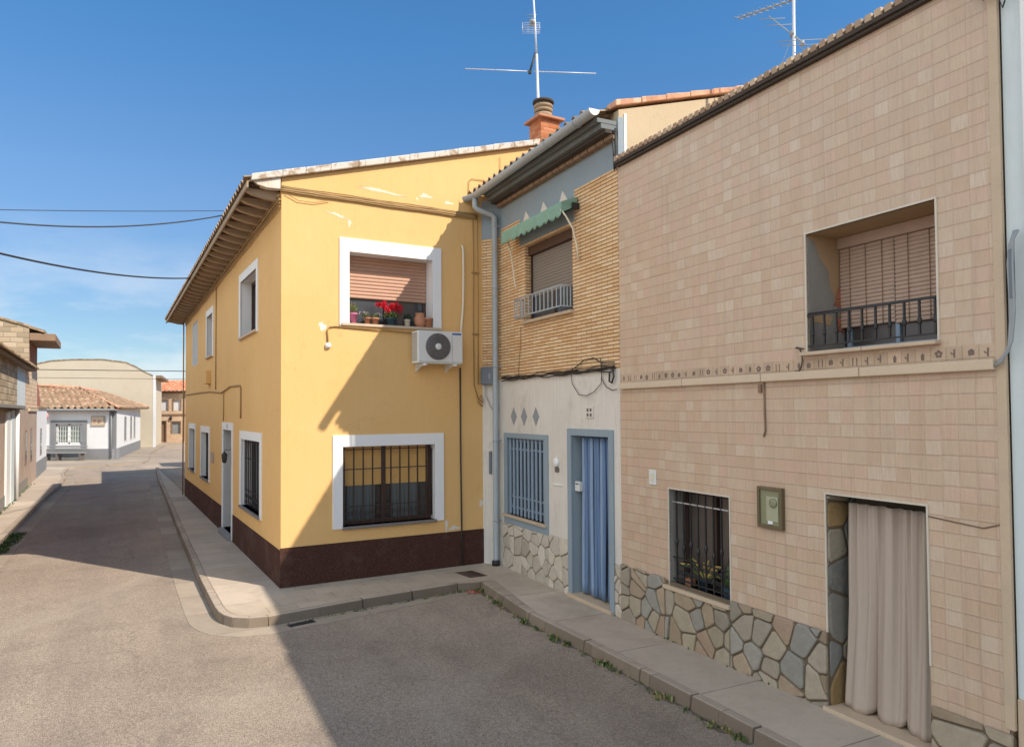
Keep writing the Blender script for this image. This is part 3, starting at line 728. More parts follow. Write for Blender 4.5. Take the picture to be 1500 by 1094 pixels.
# string course, frieze
b = B(); us = [-4.73, -3.62, -2.5, -1.3, -.05]
for i in range(4): b.box(T, us[i]+.004, us[i+1]-.004, -.01, .06, 3.105, 3.185)
b.build('string_course', M['string'], H1, bev=.008)
b = B(); b.box(T, -4.72, -.02, -.01, .004, 3.19, 3.30); b.mi = 1; rr = random.Random(9)
def motif(b, u, z, kind):
    w = .0065
    if kind == 0:
        for a in range(5):
            t = a*1.257+.3; cu, cz = u+.02*math.cos(t), z+.02*math.sin(t)
            b.prism(T, [(cu+.013*math.cos(k*1.047), cz+.013*math.sin(k*1.047)) for k in range(6)], .003, w)
    elif kind == 1:
        b.prism(T, [(u-.006, z-.035), (u+.006, z-.035), (u+.004, z+.03), (u-.008, z+.03)], .003, w)
        b.prism(T, [(u, z-.01), (u+.03, z+.012), (u+.02, z-.012)], .003, w)
    elif kind == 2:
        for s_ in (-.022, .018): b.prism(T, [(u+s_-.004, z-.035), (u+s_+.004, z-.035), (u+s_+.004, z+.035), (u+s_-.004, z+.035)], .003, w)
    elif kind == 3:
        b.prism(T, [(u-.022, z-.02), (u+.02, z-.026), (u+.024, z+.01), (u, z+.026), (u-.02, z+.014)], .003, w)
    else:
        b.prism(T, [(u-.01, z-.03), (u+.012, z-.03), (u+.016, z+.005), (u+.002, z+.03), (u-.014, z+.008)], .003, w)
for i in range(38):
    u = -4.66+i*.1235
    motif(b, u+rr.uniform(-.008, .008), 3.245+rr.uniform(-.008, .006), rr.choice([0, 1, 1, 2, 2, 3, 3, 4, 4]))
b.mi = 0; b.build('frieze', [M['friezetile'], M['frieze']], H1)
# upper window recess
b = B(); reveals(b, T, UW, 0, False)
bm_ = b
b.build('window_recess', M['tanceil'], H1)
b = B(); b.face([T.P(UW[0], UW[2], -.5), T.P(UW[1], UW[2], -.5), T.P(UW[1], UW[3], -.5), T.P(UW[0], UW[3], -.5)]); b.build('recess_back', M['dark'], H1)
# cracked reveal: cement sheet with patches of bare brick
b = B()
def rev(poly, th): # polygon in (w,z) on the far reveal
    n = len(poly); a = [T.P(UW[1]-.002, z, w) for w, z in poly]+[T.P(UW[1]-.002-th, z, w) for w, z in poly]
    b.faces(a, [tuple(range(n)), tuple(range(n, 2*n))]+[(i, (i+1) % n, n+(i+1) % n, n+i) for i in range(n)])
b.mi = 0; rev([(-.012, 3.37), (-.49, 3.37), (-.48, 3.60), (-.40, 3.66), (-.43, 3.80), (-.30, 3.98), (-.28, 4.14), (-.16, 4.26), (-.10, 4.40), (-.012, 4.44)], .006)
b.mi = 1; rev([(-.34, 3.82), (-.44, 3.80), (-.49, 3.86), (-.49, 3.95), (-.42, 3.99)], .012); rev([(-.36, 3.58), (-.47, 3.56), (-.49, 3.66), (-.40, 3.71)], .012)
b.mi = 2; rev([(-.02, 3.66), (-.28, 3.62), (-.33, 3.70), (-.2, 3.745), (-.02, 3.72)], .009)
b.mi = 0
b.build('peeling_reveal', [M['plaster2'], M['redbrick'], M['tanceil']], H1)
b = B(); b.box(T, -4.29, -3.05, -.49, -.40, 4.36, 4.462); b.build('blind_box', M['blind'], H1, bev=.004)
def blind(u0, u1, zb):
    b = B(); slats(b, T, u0, u1, zb, 4.36, -.44, .037, .01)
    o = b.build('roller_blind', M['blind'], H1)
    b = B()
    for k in (.2, .5, .8): b.tube([T.P(u0+(u1-u0)*k, 4.36, -.424), T.P(u0+(u1-u0)*k, zb, -.424)], .0035, 5)
    b.build('cord', M['wood'], o)
blind(-3.62, -3.06, 3.60); blind(-4.28, -3.63, 3.585)
b = B()
for u in (-3.12, -3.62, -4.0): b.box(T, u-.03, u+.01, -.49, -.45, 3.37, 3.62)
b.box(T, -4.28, -3.06, -.488, -.452, 3.37, 3.42)
fr_ = b.build('window_frame', M['bluesmooth'], H1, bev=.003)
b = B(); b.box(T, -4.27, -3.07, -.485, -.478, 3.40, 3.62); b.build('pane', glass_mat('dim_brown_glass', (.05, .04, .035), .3), fr_)
def trim_edge(b, f, h, t=.016, w=.012, bottom=False):
    a, c, e, g = h[:4]
    b.box(f, a-t, a, -.02, w, e, g+t); b.box(f, c, c+t, -.02, w, e, g+t); b.box(f, a, c, -.02, w, g, g+t)
for h_ in (UW, LW, (DR[0], DR[1], .82, DR[3])):
    b = B(); trim_edge(b, T, h_); b.build('opening_edge_trim', plain('cream_edge_trim', (.62, .55, .45), .6), H1)
b = B(); b.box(T, -4.31, -3.66, -.5, .075, 3.325, 3.36); b.box(T, -3.655, -3.0, -.5, .075, 3.325, 3.36); b.build('window_sill', M['stonesill'], H1, bev=.008)
b = B(); b.tube([T.P(-4.28, 3.70, .0), T.P(-3.055, 3.715, .0)], .012, 6); b.box(T, -4.28, -3.05, -.012, .008, 3.41, 3.422); b.box(T, -4.285, -3.05, -.016, .016, 3.693, 3.705)
for i in range(10):
    u = -3.10-i*.13; b.box(T, u-.008, u+.008, -.008, .008, 3.41, 3.70)
    b.lathe(T.P(u, 3.50, 0), [(.008, 0), (.02, .015), (.012, .03), (.02, .045), (.008, .06)], 8)
b.build('balcony_railing', M['iron'], H1)
# ground-floor window
b = B(); reveals(b, T, LW, 0, False); b.build('window_reveal', M['plaster2'], H1)
b = B(); a = LW; b.box(T, a[0], a[1], -.32, -.28, a[2], a[3]); b.build('window_glass', glass_mat('brown_interior_glass', (.11, .085, .07), .35), H1)  # dim brown of the interior behind, put into the pane colour
b = B()
for u in (a[0]+.03, -1.50, a[1]-.03): b.box(T, u-.03, u+.03, -.28, -.23, a[2], a[3])
b.box(T, a[0], a[1], -.28, -.23, a[3]-.06, a[3]); b.box(T, a[0], a[1], -.28, -.23, a[2], a[2]+.06); b.build('window_frame', M['ironbrown'], H1)
b = B(); b.box(T, -2.0, -.90, -.28, .055, .725, .77); b.build('window_sill', M['stonesill'], H1, bev=.006)
b = B()
b.box(T, a[0], a[1], -.055, -.045, a[3]-.16, a[3]-.145)
b.build('window_grille', M['alu'], H1)
b = B(); rr = random.Random(3)
for i in range(8):
    u = a[0]+.06+i*.125; b.box(T, u-.008, u+.008, -.06, -.044, a[2], a[3])
    zz = a[2]+.45+(.06 if i % 2 else 0)
    b.lathe(T.P(u, zz, -.052), [(.008, -.05), (.02, -.02), (.02, .02), (.008, .05)], 8)
def scroll(b, f, u, z, w, r, sgn=1, th=.006):
    pts = []
    for k in range(20):
        t = k/19*2.6*math.pi; rad = r*(1-.7*k/19); pts.append(f.P(u+sgn*rad*math.cos(t), z+rad*math.sin(t), w))
    b.tube(pts, th, 5)
for i in range(7):
    u = a[0]+.12+i*.125
    for s_ in (-1, 1): scroll(b, T, u+s_*.028, a[2]+.16, -.052, .030, s_); scroll(b, T, u+s_*.028, a[2]+.26, -.052, .026, s_)
b.box(T, a[0], a[1], -.06, -.044, a[2]+.07, a[2]+.085); b.box(T, a[0], a[1], -.06, -.044, a[2]+.32, a[2]+.333)
b.build('window_grille', M['iron'], H1)
# stone base with mortar bed
cg = ['a59a88', 'ab9f8c', '9b968b', 'a79a84', 'aea18c', '96938a', 'a8957e', '9a9182', 'aca08b', 'a08e76', 'a68f79']
b = B(); b.box(T, -3.215, .0, -.01, .012, .03, .815); b.build('stone_bed', M['mortar'], H1)
b = B(); b.box(T, -4.78, -4.17, -.01, .012, .03, .50); b.build('stone_bed', M['mortar'], H1)
b = B(); voronoi_stones(b, T, -3.215, .0, .05, .82, .245, cg, .006, .036, .018, 11, holes=[(-3.215, -1.99, .05, .82), (-1.99, -.915, .05, .725), (-.915, .0, .05, .84)]); b.build('stone_base', M['stones'], H1)
b = B(); voronoi_stones(b, T, -4.78, -4.17, .05, .52, .27, cg, .006, .036, .018, 12); b.build('stone_base', M['stones'], H1)
# door recess with stone jamb, step
b = B(); reveals(b, T, DR, 0, True); b.build('door_recess', M['mortar'], H1)
jam = Fr((0, -1), 0); jam.o = T.P(DR[1]-.001, 0, 0); jam.d = -T.n; jam.n = -T.d
b = B(); voronoi_stones(b, jam, .0, .38, .13, 2.05, .34, ['8e8b82', '838480', '998e7a', 'a59c8a', '84847e', '9c825a'], -.005, .012, .02, 8); b.build('stone_jamb', M['stones'], H1)
b = B(); b.box(T, -4.2, -3.18, -.36, .06, .10, .165); b.build('door_step', M['stonesill'], H1, bev=.01)
# meter cupboard, bell plate
mt = thing('meter_cabinet', 'square bronze framed meter cabinet with green glass on the tiled wall', 'meter box', T.P(-2.57, 1.66, 0))
mu0, mu1, mz0, mz1 = -2.735, -2.42, 1.66, 2.065
b = B(); b.box(T, mu0, mu1, .0, .02, mz0, mz1); b.build('back', M['meterframe'], mt)
b = B()
for (p, q, r_, s_) in ((mu0, mu0+.03, mz0, mz1), (mu1-.03, mu1, mz0, mz1), (mu0+.03, mu1-.03, mz0, mz0+.035), (mu0+.03, mu1-.03, mz1-.03, mz1)): b.box(T, p, q, .02, .05, r_, s_)
b.build('frame', M['meterframe'], mt, bev=.004)
b = B(); b.box(T, mu0+.03, mu1-.03, .02, .03, mz0+.035, mz1-.03); b.build('glass_panel', M['metergreen'], mt)
b = B(); b.box(T, mu0+.05, mu1-.11, .03, .04, mz0+.07, mz1-.09); mm_ = b.build('meter', plain('khaki_meter_body', (.38, .38, .25), .5), mt, bev=.01)
b = B(); b.lathe(T.P(mu0+.105, mz1-.15, .04), [(.045, 0), (.045, .012), (.03, .016)], 20, ax=T.n); b.build('dial', M['metergreen'], mt)
b = B(); b.box(T, mu0+.12, mu0+.18, .031, .043, mz0+.045, mz0+.075); b.build('tag', M['white'], mt)
pl = thing('bell_plate', 'small white plastic plate on the tiled wall between the brick house and barred window', 'plate', T.P(-.68, 1.92, 0))
b = B(); b.box(T, -.75, -.61, .0, .014, 1.92, 2.105); b.build('cover', M['acwhite'], pl, bev=.006)
b = B(); b.box(T, -.72, -.64, .014, .02, 1.97, 2.06); b.build('button', M['whitepot'], pl, bev=.003)
b = B(); b.tube([T.P(-2.505, 3.10, .012), T.P(-2.507, 2.8, .012), T.P(-2.512, 2.62, .012), T.P(-2.49, 2.56, .012)], .009, 6); b.box(T, -2.47, -2.43, .0, .02, 3.0, 3.08)
tag(b.build('cable_stub', plain('tan_painted_cable', (.24, .15, .10), .7)), 'short brown cable hanging from the string course of the tiled wall', 'cable')
b = B(); b.tube([T.P(-4.17, 1.985, .006), T.P(-4.4, 1.965, .006), T.P(-4.6, 1.95, .006), T.P(-4.74, 2.0, .006)], .005, 5)
tag(b.build('thin_cable', plain('brown_painted_cable', (.2, .12, .08), .7)), 'thin brown cable crossing the tiles from the taupe curtain to the house corner', 'cable')
b = B(); pts = [T.P(-2.93+.06*math.cos(t)-.0, 3.30+.115*math.sin(t), .02) for t in [k*.25+1.3 for k in range(16)]]
b.tube([T.P(-3.02, 3.39, -.01)]+pts, .006, 6); tag(b.build('looped_cable', M['cable']), 'looped dark cable hanging from the tiled house window sill over the frieze', 'cable')
# beige curtain in the door
b = B()
def cfold(s, t):
    z = 1.985 + (.175-1.985)*t
    k = s*2*math.pi
    lobes = abs(math.sin(math.pi*(s*3+.02)))**.45
    pl = math.sin(k*7+1.7*math.sin(k*1.3)+.5*t)
    pl = math.copysign(abs(pl)**.7, pl)
    w_ = -.19 + (.020+.075*t)*lobes + .024*(1-.6*t)*pl + .008*math.sin(k*15+2)*(1-t)**1.5 + .010*math.sin(k*4.6+t*1.6) + .008*math.sin(t*7+s*9)*t
    zz = z + (-.05*lobes + .04)*t**6*1.1
    uu = DR[1]-.10 + (DR[0]+.01-DR[1]+.10)*(s) + .012*t*math.sin(k*3+t)
    if t > .5: uu += .05*(1-s)*(t-.5)*1.6
    return T.P(uu, zz, w_)
b.grid(cfold, 220, 34)
tag(b.build('curtain', M['curtainbeige'], solid=.004), 'long taupe cloth curtain hanging in the doorway of the tiled house', 'curtain')
# plant and clutter behind the grille
pp = thing('window_plant', 'potted plant with dry yellow leaves behind the black window grille', 'plant', T.P(-1.45, .77, -.14))
b = B(); b.lathe(T.P(-1.42, .772, -.14), [(.05, 0), (.07, .13), (.075, .13), (.06, .12)], 14); b.build('pot', M['bluepot'], pp)
b = B(); rr = random.Random(12)
for i in range(26):
    a0 = rr.uniform(0, 6.28); L = rr.uniform(.2, .42); bs = T.P(-1.42, .90, -.14); dr = T.d*math.cos(a0)*.75+T.n*math.sin(a0)*.18+V((0, 0, rr.uniform(.25, 1.1))); dr.normalize()
    sd = dr.cross(T.n).normalized()*rr.uniform(.012, .026); mid = bs+dr*L*.6; tip = bs+dr*L-V((0, 0, .08))
    b.mi = rr.choice([0, 0, 1, 1, 2]); b.face([bs, mid+sd, tip, mid-sd])
b.mi = 0; b.build('leaves', [M['dryleaf'], M['leaf'], M['leafdark']], pp, solid=.001)
b = B(); b.box(T, -1.93, -1.72, -.2, -.1, .772, .90); tag(b.build('storage_box', M['bluepot'], bev=.006), 'dark teal box on the sill behind the black grille, holding the green bottle', 'box')
b = B(); b.box(T, -1.2, -1.08, -.2, -.12, .772, .86); tag(b.build('clay_block', M['terraplain'], bev=.006), 'small clay block on the sill behind the black grille beside the plant', 'block')
b = B(); b.lathe(T.P(-1.8, .90, -.15), [(.04, 0), (.05, .12), (.02, .17), (.02, .22)], 12); tag(b.build('green_bottle', M['leaf']), 'green bottle standing on the dark box behind the black grille', 'bottle')
#==BRICK
# ================================================================== BRICK AND BLUE HOUSE
H2 = thing('brick_house', 'narrow house with yellow brick upper storey, white lower wall and blue grey trim', 'house', T.P(1.8, 0))
Q = T.sub(0, -.012)
bw = (1.19, 2.70, 4.31, 5.55, .16); lw = (2.07, 3.42, 1.06, 2.37, .16); dr = (.28, 1.25, .17, 2.47, .26)
E1 = T.P(3.65, 0, -.012); E2 = Y.P(3.52, 0, .0)
K = Fr((E1.x, E1.y), d=(E2.x-E1.x, E2.y-E1.y)); KL = (E2-E1).length
b = B(); wall(b, Q, .0, 3.65, 3.385, 6.06, [bw, (1.13, 2.9, 5.60, 6.06, 0)]); wall(b, K, 0, KL, 3.385, 5.92, []); reveals(b, Q, bw, 0, False); b.build('brick_wall', M['brick'], H2)
b = B(); wall(b, Q, .0, 3.65, 6.06, 6.62, []); b.face([Q.P(1.13, 5.6, .0), Q.P(2.9, 5.6, .0), Q.P(2.9, 6.06, .0), Q.P(1.13, 6.06, .0)]); wall(b, K, 0, KL, 5.92, 6.62, [])
b.build('painted_band', M['blue'], H2)
b = B(); wall(b, Q, .0, 3.65, .0, 3.385, [lw, dr]); wall(b, K, 0, KL, .0, 3.385, []); b.build('lower_wall', M['offwhite'], H2)
# side gable, orange verge and roof
G = Fr((0, -1), 0); G.o = T.P(-.005, 0, 0); G.d = -T.n; G.n = -T.d
b = B(); b.prism(G, [(.02, 0), (8, 0), (8, 6.9), (5.5, 8.38), (.02, 6.82)], -.2, .0); b.build('gable_wall', stucco('ochre_gable_render', (.56, .44, .29), (.50, .39, .25), (.40, .32, .2), .5, .6, .3), H2)
b = B(); b.box(G, .10, .14, -.02, .012, 6.1, 6.78); b.build('gable_edge', M['white'], H2)
b = B(); b.box(G, -.0, .09, -.02, .012, 6.1, 6.72); b.build('gable_corner', M['blue'], H2)
b = B()
for i in range(14):
    s0 = -.05+i*.42
    if s0 > 5.2: break
    f = lambda s: 6.86+.283*s
    b.hexa([G.P(s0, f(s0), -.18), G.P(s0+.41, f(s0+.41), -.18), G.P(s0+.41, f(s0+.41), .05), G.P(s0, f(s0), .05),
            G.P(s0, f(s0)+.085, -.18), G.P(s0+.41, f(s0+.41)+.07, -.18), G.P(s0+.41, f(s0+.41)+.07, .05), G.P(s0, f(s0)+.085, .05)])
b.build('verge_tiles', clay_tiles('faded_verge_tile', ['d9a584', 'cf9676', 'e0b294', 'd59d7c']), H2, bev=.012)
b = B(); Od = T.P(.1, 6.70, .42); vd = (-T.n+V((0, 0, .283))).normalized()
tileroof(b, Od, T.d, vd, [(0, 0), (4.0, 0), (4.0, 6.1), (0, 6.1)], seed=5); b.face([Od-V((0, 0, .02)), Od+T.d*3.6-V((0, 0, .02)), Od+T.d*3.6+vd*6.1-V((0, 0, .02)), Od+vd*6.1-V((0, 0, .02))])
b.build('roof', M['terraold'], H2)
# eaves: stepped soffit
b = B()
b.box(Q, .0, 3.62, 0, .33, 6.60, 6.66); b.box(Q, .0, 3.62, 0, .27, 6.53, 6.597)
b.build('soffit', plain('dark_grey_soffit', (.15, .165, .165), .7, .15, 5, .3, 40, dirt=.5, dcol=(.08, .075, .06)), H2, bev=.006)  # even dark grey, with random darker blotches
b = B(); b.box(Q, .0, 3.62, 0, .20, 6.485, 6.528); b.build('soffit_course', M['roofdark'], H2)
b = B()
for i in range(18): b.box(Q, .01+i*.2, .19+i*.2, 0, .10, 6.43, 6.482)
b.build('soffit_course', M['wood'], H2)
# gutter: half round with closed end, bend at the yellow wall
gp = [T.P(-.12, 6.70, .44), T.P(1.5, 6.68, .44), T.P(3.72, 6.655, .44), Y.P(3.17, 6.63, .02)]
b = B(); nseg = 10
def gut(b, A, Bq, side, r=.078):
    def ring(p, rr): return [p+side*rr*math.cos(math.pi+math.pi*k/nseg)+V((0, 0, rr*math.sin(math.pi+math.pi*k/nseg))) for k in range(nseg+1)]
    o0, o1, i0, i1 = ring(A, r), ring(Bq, r), ring(A, r-.006), ring(Bq, r-.006)
    P = o0+o1+i0+i1; n = nseg+1; idx = []
    for k in range(nseg): idx += [(k, k+1, n+k+1, n+k), (2*n+k, 2*n+k+1, 3*n+k+1, 3*n+k)]
    idx += [(0, n, 3*n, 2*n), (nseg, n+nseg, 3*n+nseg, 2*n+nseg)]
    b.faces(P, idx, True)
gut(b, gp[0], gp[2], T.n); s2 = (gp[3]-gp[2]).normalized(); gut(b, gp[2], gp[3], V((s2.y, -s2.x, 0)))
gt = b.build('gutter', M['greymetal'], H2)
b = B(); A = gp[0]; P = [A+T.n*.08*math.cos(math.pi+math.pi*k/nseg)+V((0, 0, .08*math.sin(math.pi+math.pi*k/nseg))) for k in range(nseg+1)]
b.faces(P+[p-T.d*.006 for p in P], [tuple(range(nseg+1)), tuple(range(nseg+1, 2*nseg+2))]+[(k, k+1, nseg+2+k, nseg+1+k) for k in range(nseg)]); b.build('end_cap', M['white'], gt)
for u in (.3, 1.1, 1.9, 2.7, 3.5):
    b = B(); p = T.P(u, 6.69, .44); b.tube([p+T.n*.082*math.cos(math.pi+math.pi*k/8)+V((0, 0, .082*math.sin(math.pi+math.pi*k/8))) for k in range(9)], .006, 5)
    b.build('gutter_bracket', M['greymetal'], gt)
b = B(); b.tube([T.P(3.74, 6.60, .44), T.P(3.74, 6.44, .44), T.P(3.73, 6.40, .41), T.P(3.66, 6.31, .13), T.P(3.66, 6.26, .10), T.P(3.66, 4, .10), T.P(3.66, .26, .10), T.P(3.66, .20, .12)], .052, 14)
dp = b.build('downpipe', M['greymetal'], H2)
for z in (.9, 2.3, 3.6, 5.0, 6.1):
    b = B(); b.lathe(T.P(3.66, z, .10), [(.058, 0), (.058, .035)], 14); b.box(T, 3.65, 3.67, -.02, .06, z, z+.03)
    b.build('pipe_bracket', M['greymetal'], dp)
b = B(); b.lathe(T.P(3.66, PV, .11), [(.07, 0), (.075, .07), (.06, .1)], 14); b.build('pipe_shoe', M['iron'], dp)
# upper window
a = bw
b = B(); b.box(Q, a[0], a[1], -.16, -.14, a[2], a[3]); wg = b.build('window', M['glass'], H2)
b = B(); slats(b, Q, a[0]+.02, a[1]-.02, 4.72, a[3]-.14, -.135, .05, .008); b.build('roller_shutter', plain('grey_brown_shutter', (.235, .20, .165), .6, .08, 4), H2)
b = B(); b.box(Q, a[0], a[1], -.14, -.06, a[3]-.14, a[3]); b.box(Q, a[0], a[0]+.03, -.14, -.1, a[2], a[3]); b.box(Q, a[1]-.03, a[1], -.14, -.1, a[2], a[3]); b.box(Q, 1.92, 1.97, -.14, -.12, a[2], 4.72); b.box(Q, a[0], a[1], -.14, -.115, a[2], a[2]+.05); b.build('window_frame', M['darkwood'], H2)
b = B(); b.box(Q, 1.16, 2.76, -.14, .075, 4.262, 4.31); b.build('window_sill', M['stonesill'], H2, bev=.006)
b = B(); z0, z1 = 4.36, 4.66
for z in (z0, z1): 
    b.tube([Q.P(1.20, z, .20), Q.P(2.72, z, .20)], .011, 6); 
    for u in (1.20, 2.72): b.tube([Q.P(u, z, .20), Q.P(u, z, .0)], .010, 6)
for i in range(13): b.box(Q, 1.20+i*.1267-.008, 1.20+i*.1267+.008, .194, .206, z0, z1)
for i in range(3): b.box(Q, 2.714, 2.726, .03+i*.055, .042+i*.055, z0, z1); b.box(Q, 1.194, 1.206, .03+i*.055, .042+i*.055, z0, z1)
b.build('balcony_railing', plain('pale_grey_railing_paint', (.40, .45, .48), .5), H2)
for u in (1.42, 2.02, 2.62):  # three flat patches for unpainted white gaps in the blue panel
    b = B(); b.prism(Q, [(u-.17, 5.88), (u+.18, 5.88), (u+.12, 5.99), (u+.03, 6.14), (u-.06, 6.04)], .0, .012); b.build('white_patch', M['offwhite'], H2)
# diamonds, vent, bell remains
dm = plain('grey_diamond_paint', (.27, .285, .30), .8)
for u in (3.165, 2.78, 2.365): b = B(); b.prism(Q, [(u, 2.585), (u-.11, 2.74), (u, 2.895), (u+.11, 2.74)], .0, .006); b.build('painted_diamond', dm, H2)
vt = thing('wall_vent', 'small square vent tile with four holes above the blue door', 'vent', Q.P(.75, 2.73, 0))
b = B(); b.box(Q, .655, .865, .0, .015, 2.725, 2.895); b.build('plate', M['offwhite'], vt, bev=.004)
for u in (.715, .795):
    for z in (2.77, 2.84): b = B(); b.box(Q, u-.024, u+.024, .012, .018, z-.022, z+.022); b.build('hole', M['acgrey'], vt)
lb = thing('door_bell', 'worn white bell fitting between the barred blue window and the blue door', 'door bell', Q.P(1.68, 1.75, 0))
b = B(); b.lathe(Q.P(1.70, 2.05, .0), [(.075, 0), (.07, .03), (.05, .045)], 16, ax=Q.n); b.build('cover', M['white'], lb)
b = B(); b.box(Q, 1.63, 1.74, .0, .02, 1.90, 1.975); b.build('switch', M['acgrey'], lb, bev=.004)
b = B(); b.box(Q, 1.55, 1.80, .0, .018, 1.70, 1.72); b.build('ledge', M['white'], lb)
# lower window
a = lw
b = B(); t = .11
b.box(Q, a[0]-t, a[0], -.02, .022, .90, a[3]+.085); b.box(Q, a[1], a[1]+t, -.02, .022, .90, a[3]+.085); b.box(Q, a[0], a[1], -.02, .022, a[3], a[3]+.085); b.box(Q, a[0], a[1], -.02, .022, .90, a[2]-.045)
b.build('window_surround', M['blue'], H2, bev=.004)
b = B(); reveals(b, Q, a, 0, False); b.build('window_reveal', M['blue'], H2)
b = B(); b.box(Q, a[0], a[1], -.17, -.15, a[2], a[3]); b.build('window', M['glass'], H2)
b = B(); b.box(Q, a[0], a[1], -.15, -.12, a[3]-.07, a[3]); b.box(Q, a[0], a[0]+.06, -.15, -.12, a[2], a[3]); b.box(Q, a[1]-.06, a[1], -.15, -.12, a[2], a[3]); b.box(Q, 2.70, 2.79, -.15, -.12, a[2], a[3]); b.build('window_frame', M['bluesmooth'], H2)
b = B(); b.box(Q, a[0]-.07, a[1]+.12, -.14, .06, a[2]-.045, a[2]); b.build('window_sill', M['stonesill'], H2, bev=.006)
b = B()
for i in range(10):
    u = a[0]+.07+i*.135; b.box(Q, u-.028, u+.028, -.035, -.015, a[2]+.01, a[3]-.01)
for z in (a[2]+.12, a[2]+.3, a[3]-.2): b.box(Q, a[0], a[1], -.045, -.036, z, z+.03)
b.build('window_grille', M['bluesmooth'], H2, bev=.003)
# door
a = dr
b = B(); b.box(Q, .17, a[0], -.02, .025, .13, 2.57); b.box(Q, a[1], 1.36, -.02, .025, .13, 2.57); b.box(Q, a[0], a[1], -.02, .025, a[3], 2.57); b.build('door_surround', M['blue'], H2, bev=.005)
b = B(); reveals(b, Q, a, 0, True); b.build('door_recess', M['blue'], H2)
b = B(); b.box(Q, a[0], a[1], -.26, -.235, a[2], a[3]); dd = b.build('door', M['bluesmooth'], H2)
b = B(); b.box(Q, .20, 1.33, -.25, .07, .12, .175); b.build('door_step', M['stonesill'], H2, bev=.008)
lbx = thing('letter_box', 'small white box fixed beside the blue door curtain', 'letter box', Q.P(1.16, 1.62, 0))
b = B(); b.box(Q, 1.11, 1.235, -.09, -.03, 1.66, 1.80); b.build('body', M['acwhite'], lbx, bev=.006)
b = B(); b.box(Q, 1.13, 1.215, -.032, -.026, 1.76, 1.775); b.build('slot', M['dark'], lbx)
b = B()
for i in range(11):
    u0 = .295+i*.079; b.mi = i % 3 != 1
    rr = random.Random(i)
    def st(s, t, u0=u0, i=i):
        return Q.P(u0+.076*s+.01*math.sin(t*5+i)*t, 2.44+(.205-2.44)*t, -.12+.022*math.sin(s*math.pi)+.018*math.sin(i*1.9+t*2.2)*t+.012*(i % 2))
    b.grid(st, 6, 16)
b.mi = 0
tag(b.build('strip_curtain', [M['curtainbluel'], M['curtainblue']], solid=.003), 'blue strip curtain hanging in the doorway of the brick house', 'curtain')
# pale stone base
pg = ['cfc4b4', 'd4cabb', 'c8bdac', 'c4bbac', 'd0c6b4', 'cbc0b1', 'bfb5a5']
b = B(); b.box(Q, 1.36, 3.6, -.01, .008, .03, .86); b.build('stone_bed', M['mortarpale'], H2); b = B(); b.box(Q, .0, .17, -.01, .008, .03, .80); b.build('stone_bed', M['mortarpale'], H2)
b = B(); voronoi_stones(b, Q, 1.36, 3.6, .05, .89, .24, pg, .003, .026, .015, 21, holes=[(1.36, 1.96, .05, .93), (1.96, 3.6, .05, .90)]); b.build('stone_base', M['stones'], H2); b = B(); voronoi_stones(b, Q, .0, .17, .05, .80, .2, pg, .004, .022, .016, 22); b.build('stone_base', M['stones'], H2)
# awning
aw = thing('awning', 'faded green scalloped canvas awning over the upper brick house window', 'awning', Q.P(1.9, 5.6, .2))
b = B(); u0, u1 = 1.02, 3.02; n = 22
def can(s, t):
    sag = .012*math.sin(s*math.pi*6)
    if t < .5: k = t/.5; return Q.P(u0+(u1-u0)*s, 5.93-.10*k-sag*k, .02+.26*k)
    k = (t-.5)/.5; sc_ = .065*(1-abs(math.sin(s*math.pi*n/2))**.6) if t > .95 else 0
    return Q.P(u0+(u1-u0)*s, 5.83-.22*k+sc_, .28+.012*math.sin(s*40)*k)
b.grid(can, 108, 8); 
for uu in (u0, u1): b.face([Q.P(uu, 5.93, .02), Q.P(uu, 5.83, .28), Q.P(uu, 5.67, .29), Q.P(uu, 5.8, .02)])
b.build('canvas', M['green'], aw, solid=.003)
b = B(); b.tube([Q.P(u0-.02, 5.80, .05), Q.P(u1+.02, 5.80, .05)], .028, 10); b.box(Q, u0-.04, u0-.01, 0, .12, 5.74, 5.83); b.box(Q, u1+.01, u1+.05, 0, .2, 5.76, 5.86); b.build('roller', M['iron'], aw)
b = B(); b.tube([Q.P(1.04, 5.72, .28), Q.P(1.0, 5.62, .22), Q.P(.98, 5.45, .12), Q.P(.97, 5.2, .06), Q.P(.96, 4.98, .04)], .014, 7); b.build('cord', M['pvc'], aw); b = B(); b.tube([Q.P(2.95, 5.70, .2), Q.P(2.96, 5.4, .12), Q.P(2.93, 4.95, .08), Q.P(2.91, 4.86, .06)], .012, 7); b.build('cord', M['pvc'], aw)
# cables along the brick and plaster boundary
b = B(); rr = random.Random(2)
for k, (r, dz) in enumerate(((.014, 0), (.010, .022), (.009, -.018), (.008, .035))):
    b.tube([Q.P(u, 3.385+dz+.012*math.sin(u*4+k*2)+.01*math.sin(u*11+k), .025+.006*k) for u in [3.58-i*.12 for i in range(30)]], r, 6)
b.tube([Q.P(1.3, 3.40, .03), Q.P(1.05, 3.47, .03), Q.P(.85, 3.55, .03), Q.P(.6, 3.56, .03), Q.P(.4, 3.48, .03), Q.P(.1, 3.47, .03)], .008, 6)
b.tube([Q.P(1.22, 3.40, .03), Q.P(1.18, 3.22, .03), Q.P(1.0, 3.06, .03), Q.P(.8, 3.04, .03), Q.P(.6, 3.09, .03), Q.P(.42, 3.2, .03), Q.P(.40, 3.4, .03), Q.P(.43, 3.55, .03)], .0055, 6)
b.tube([Q.P(.43, 3.55, .03), Q.P(.40, 3.25, .03), Q.P(.3, 3.15, .03), Q.P(.16, 3.1, .03), Q.P(.02, 3.11, .05)], .006, 6)
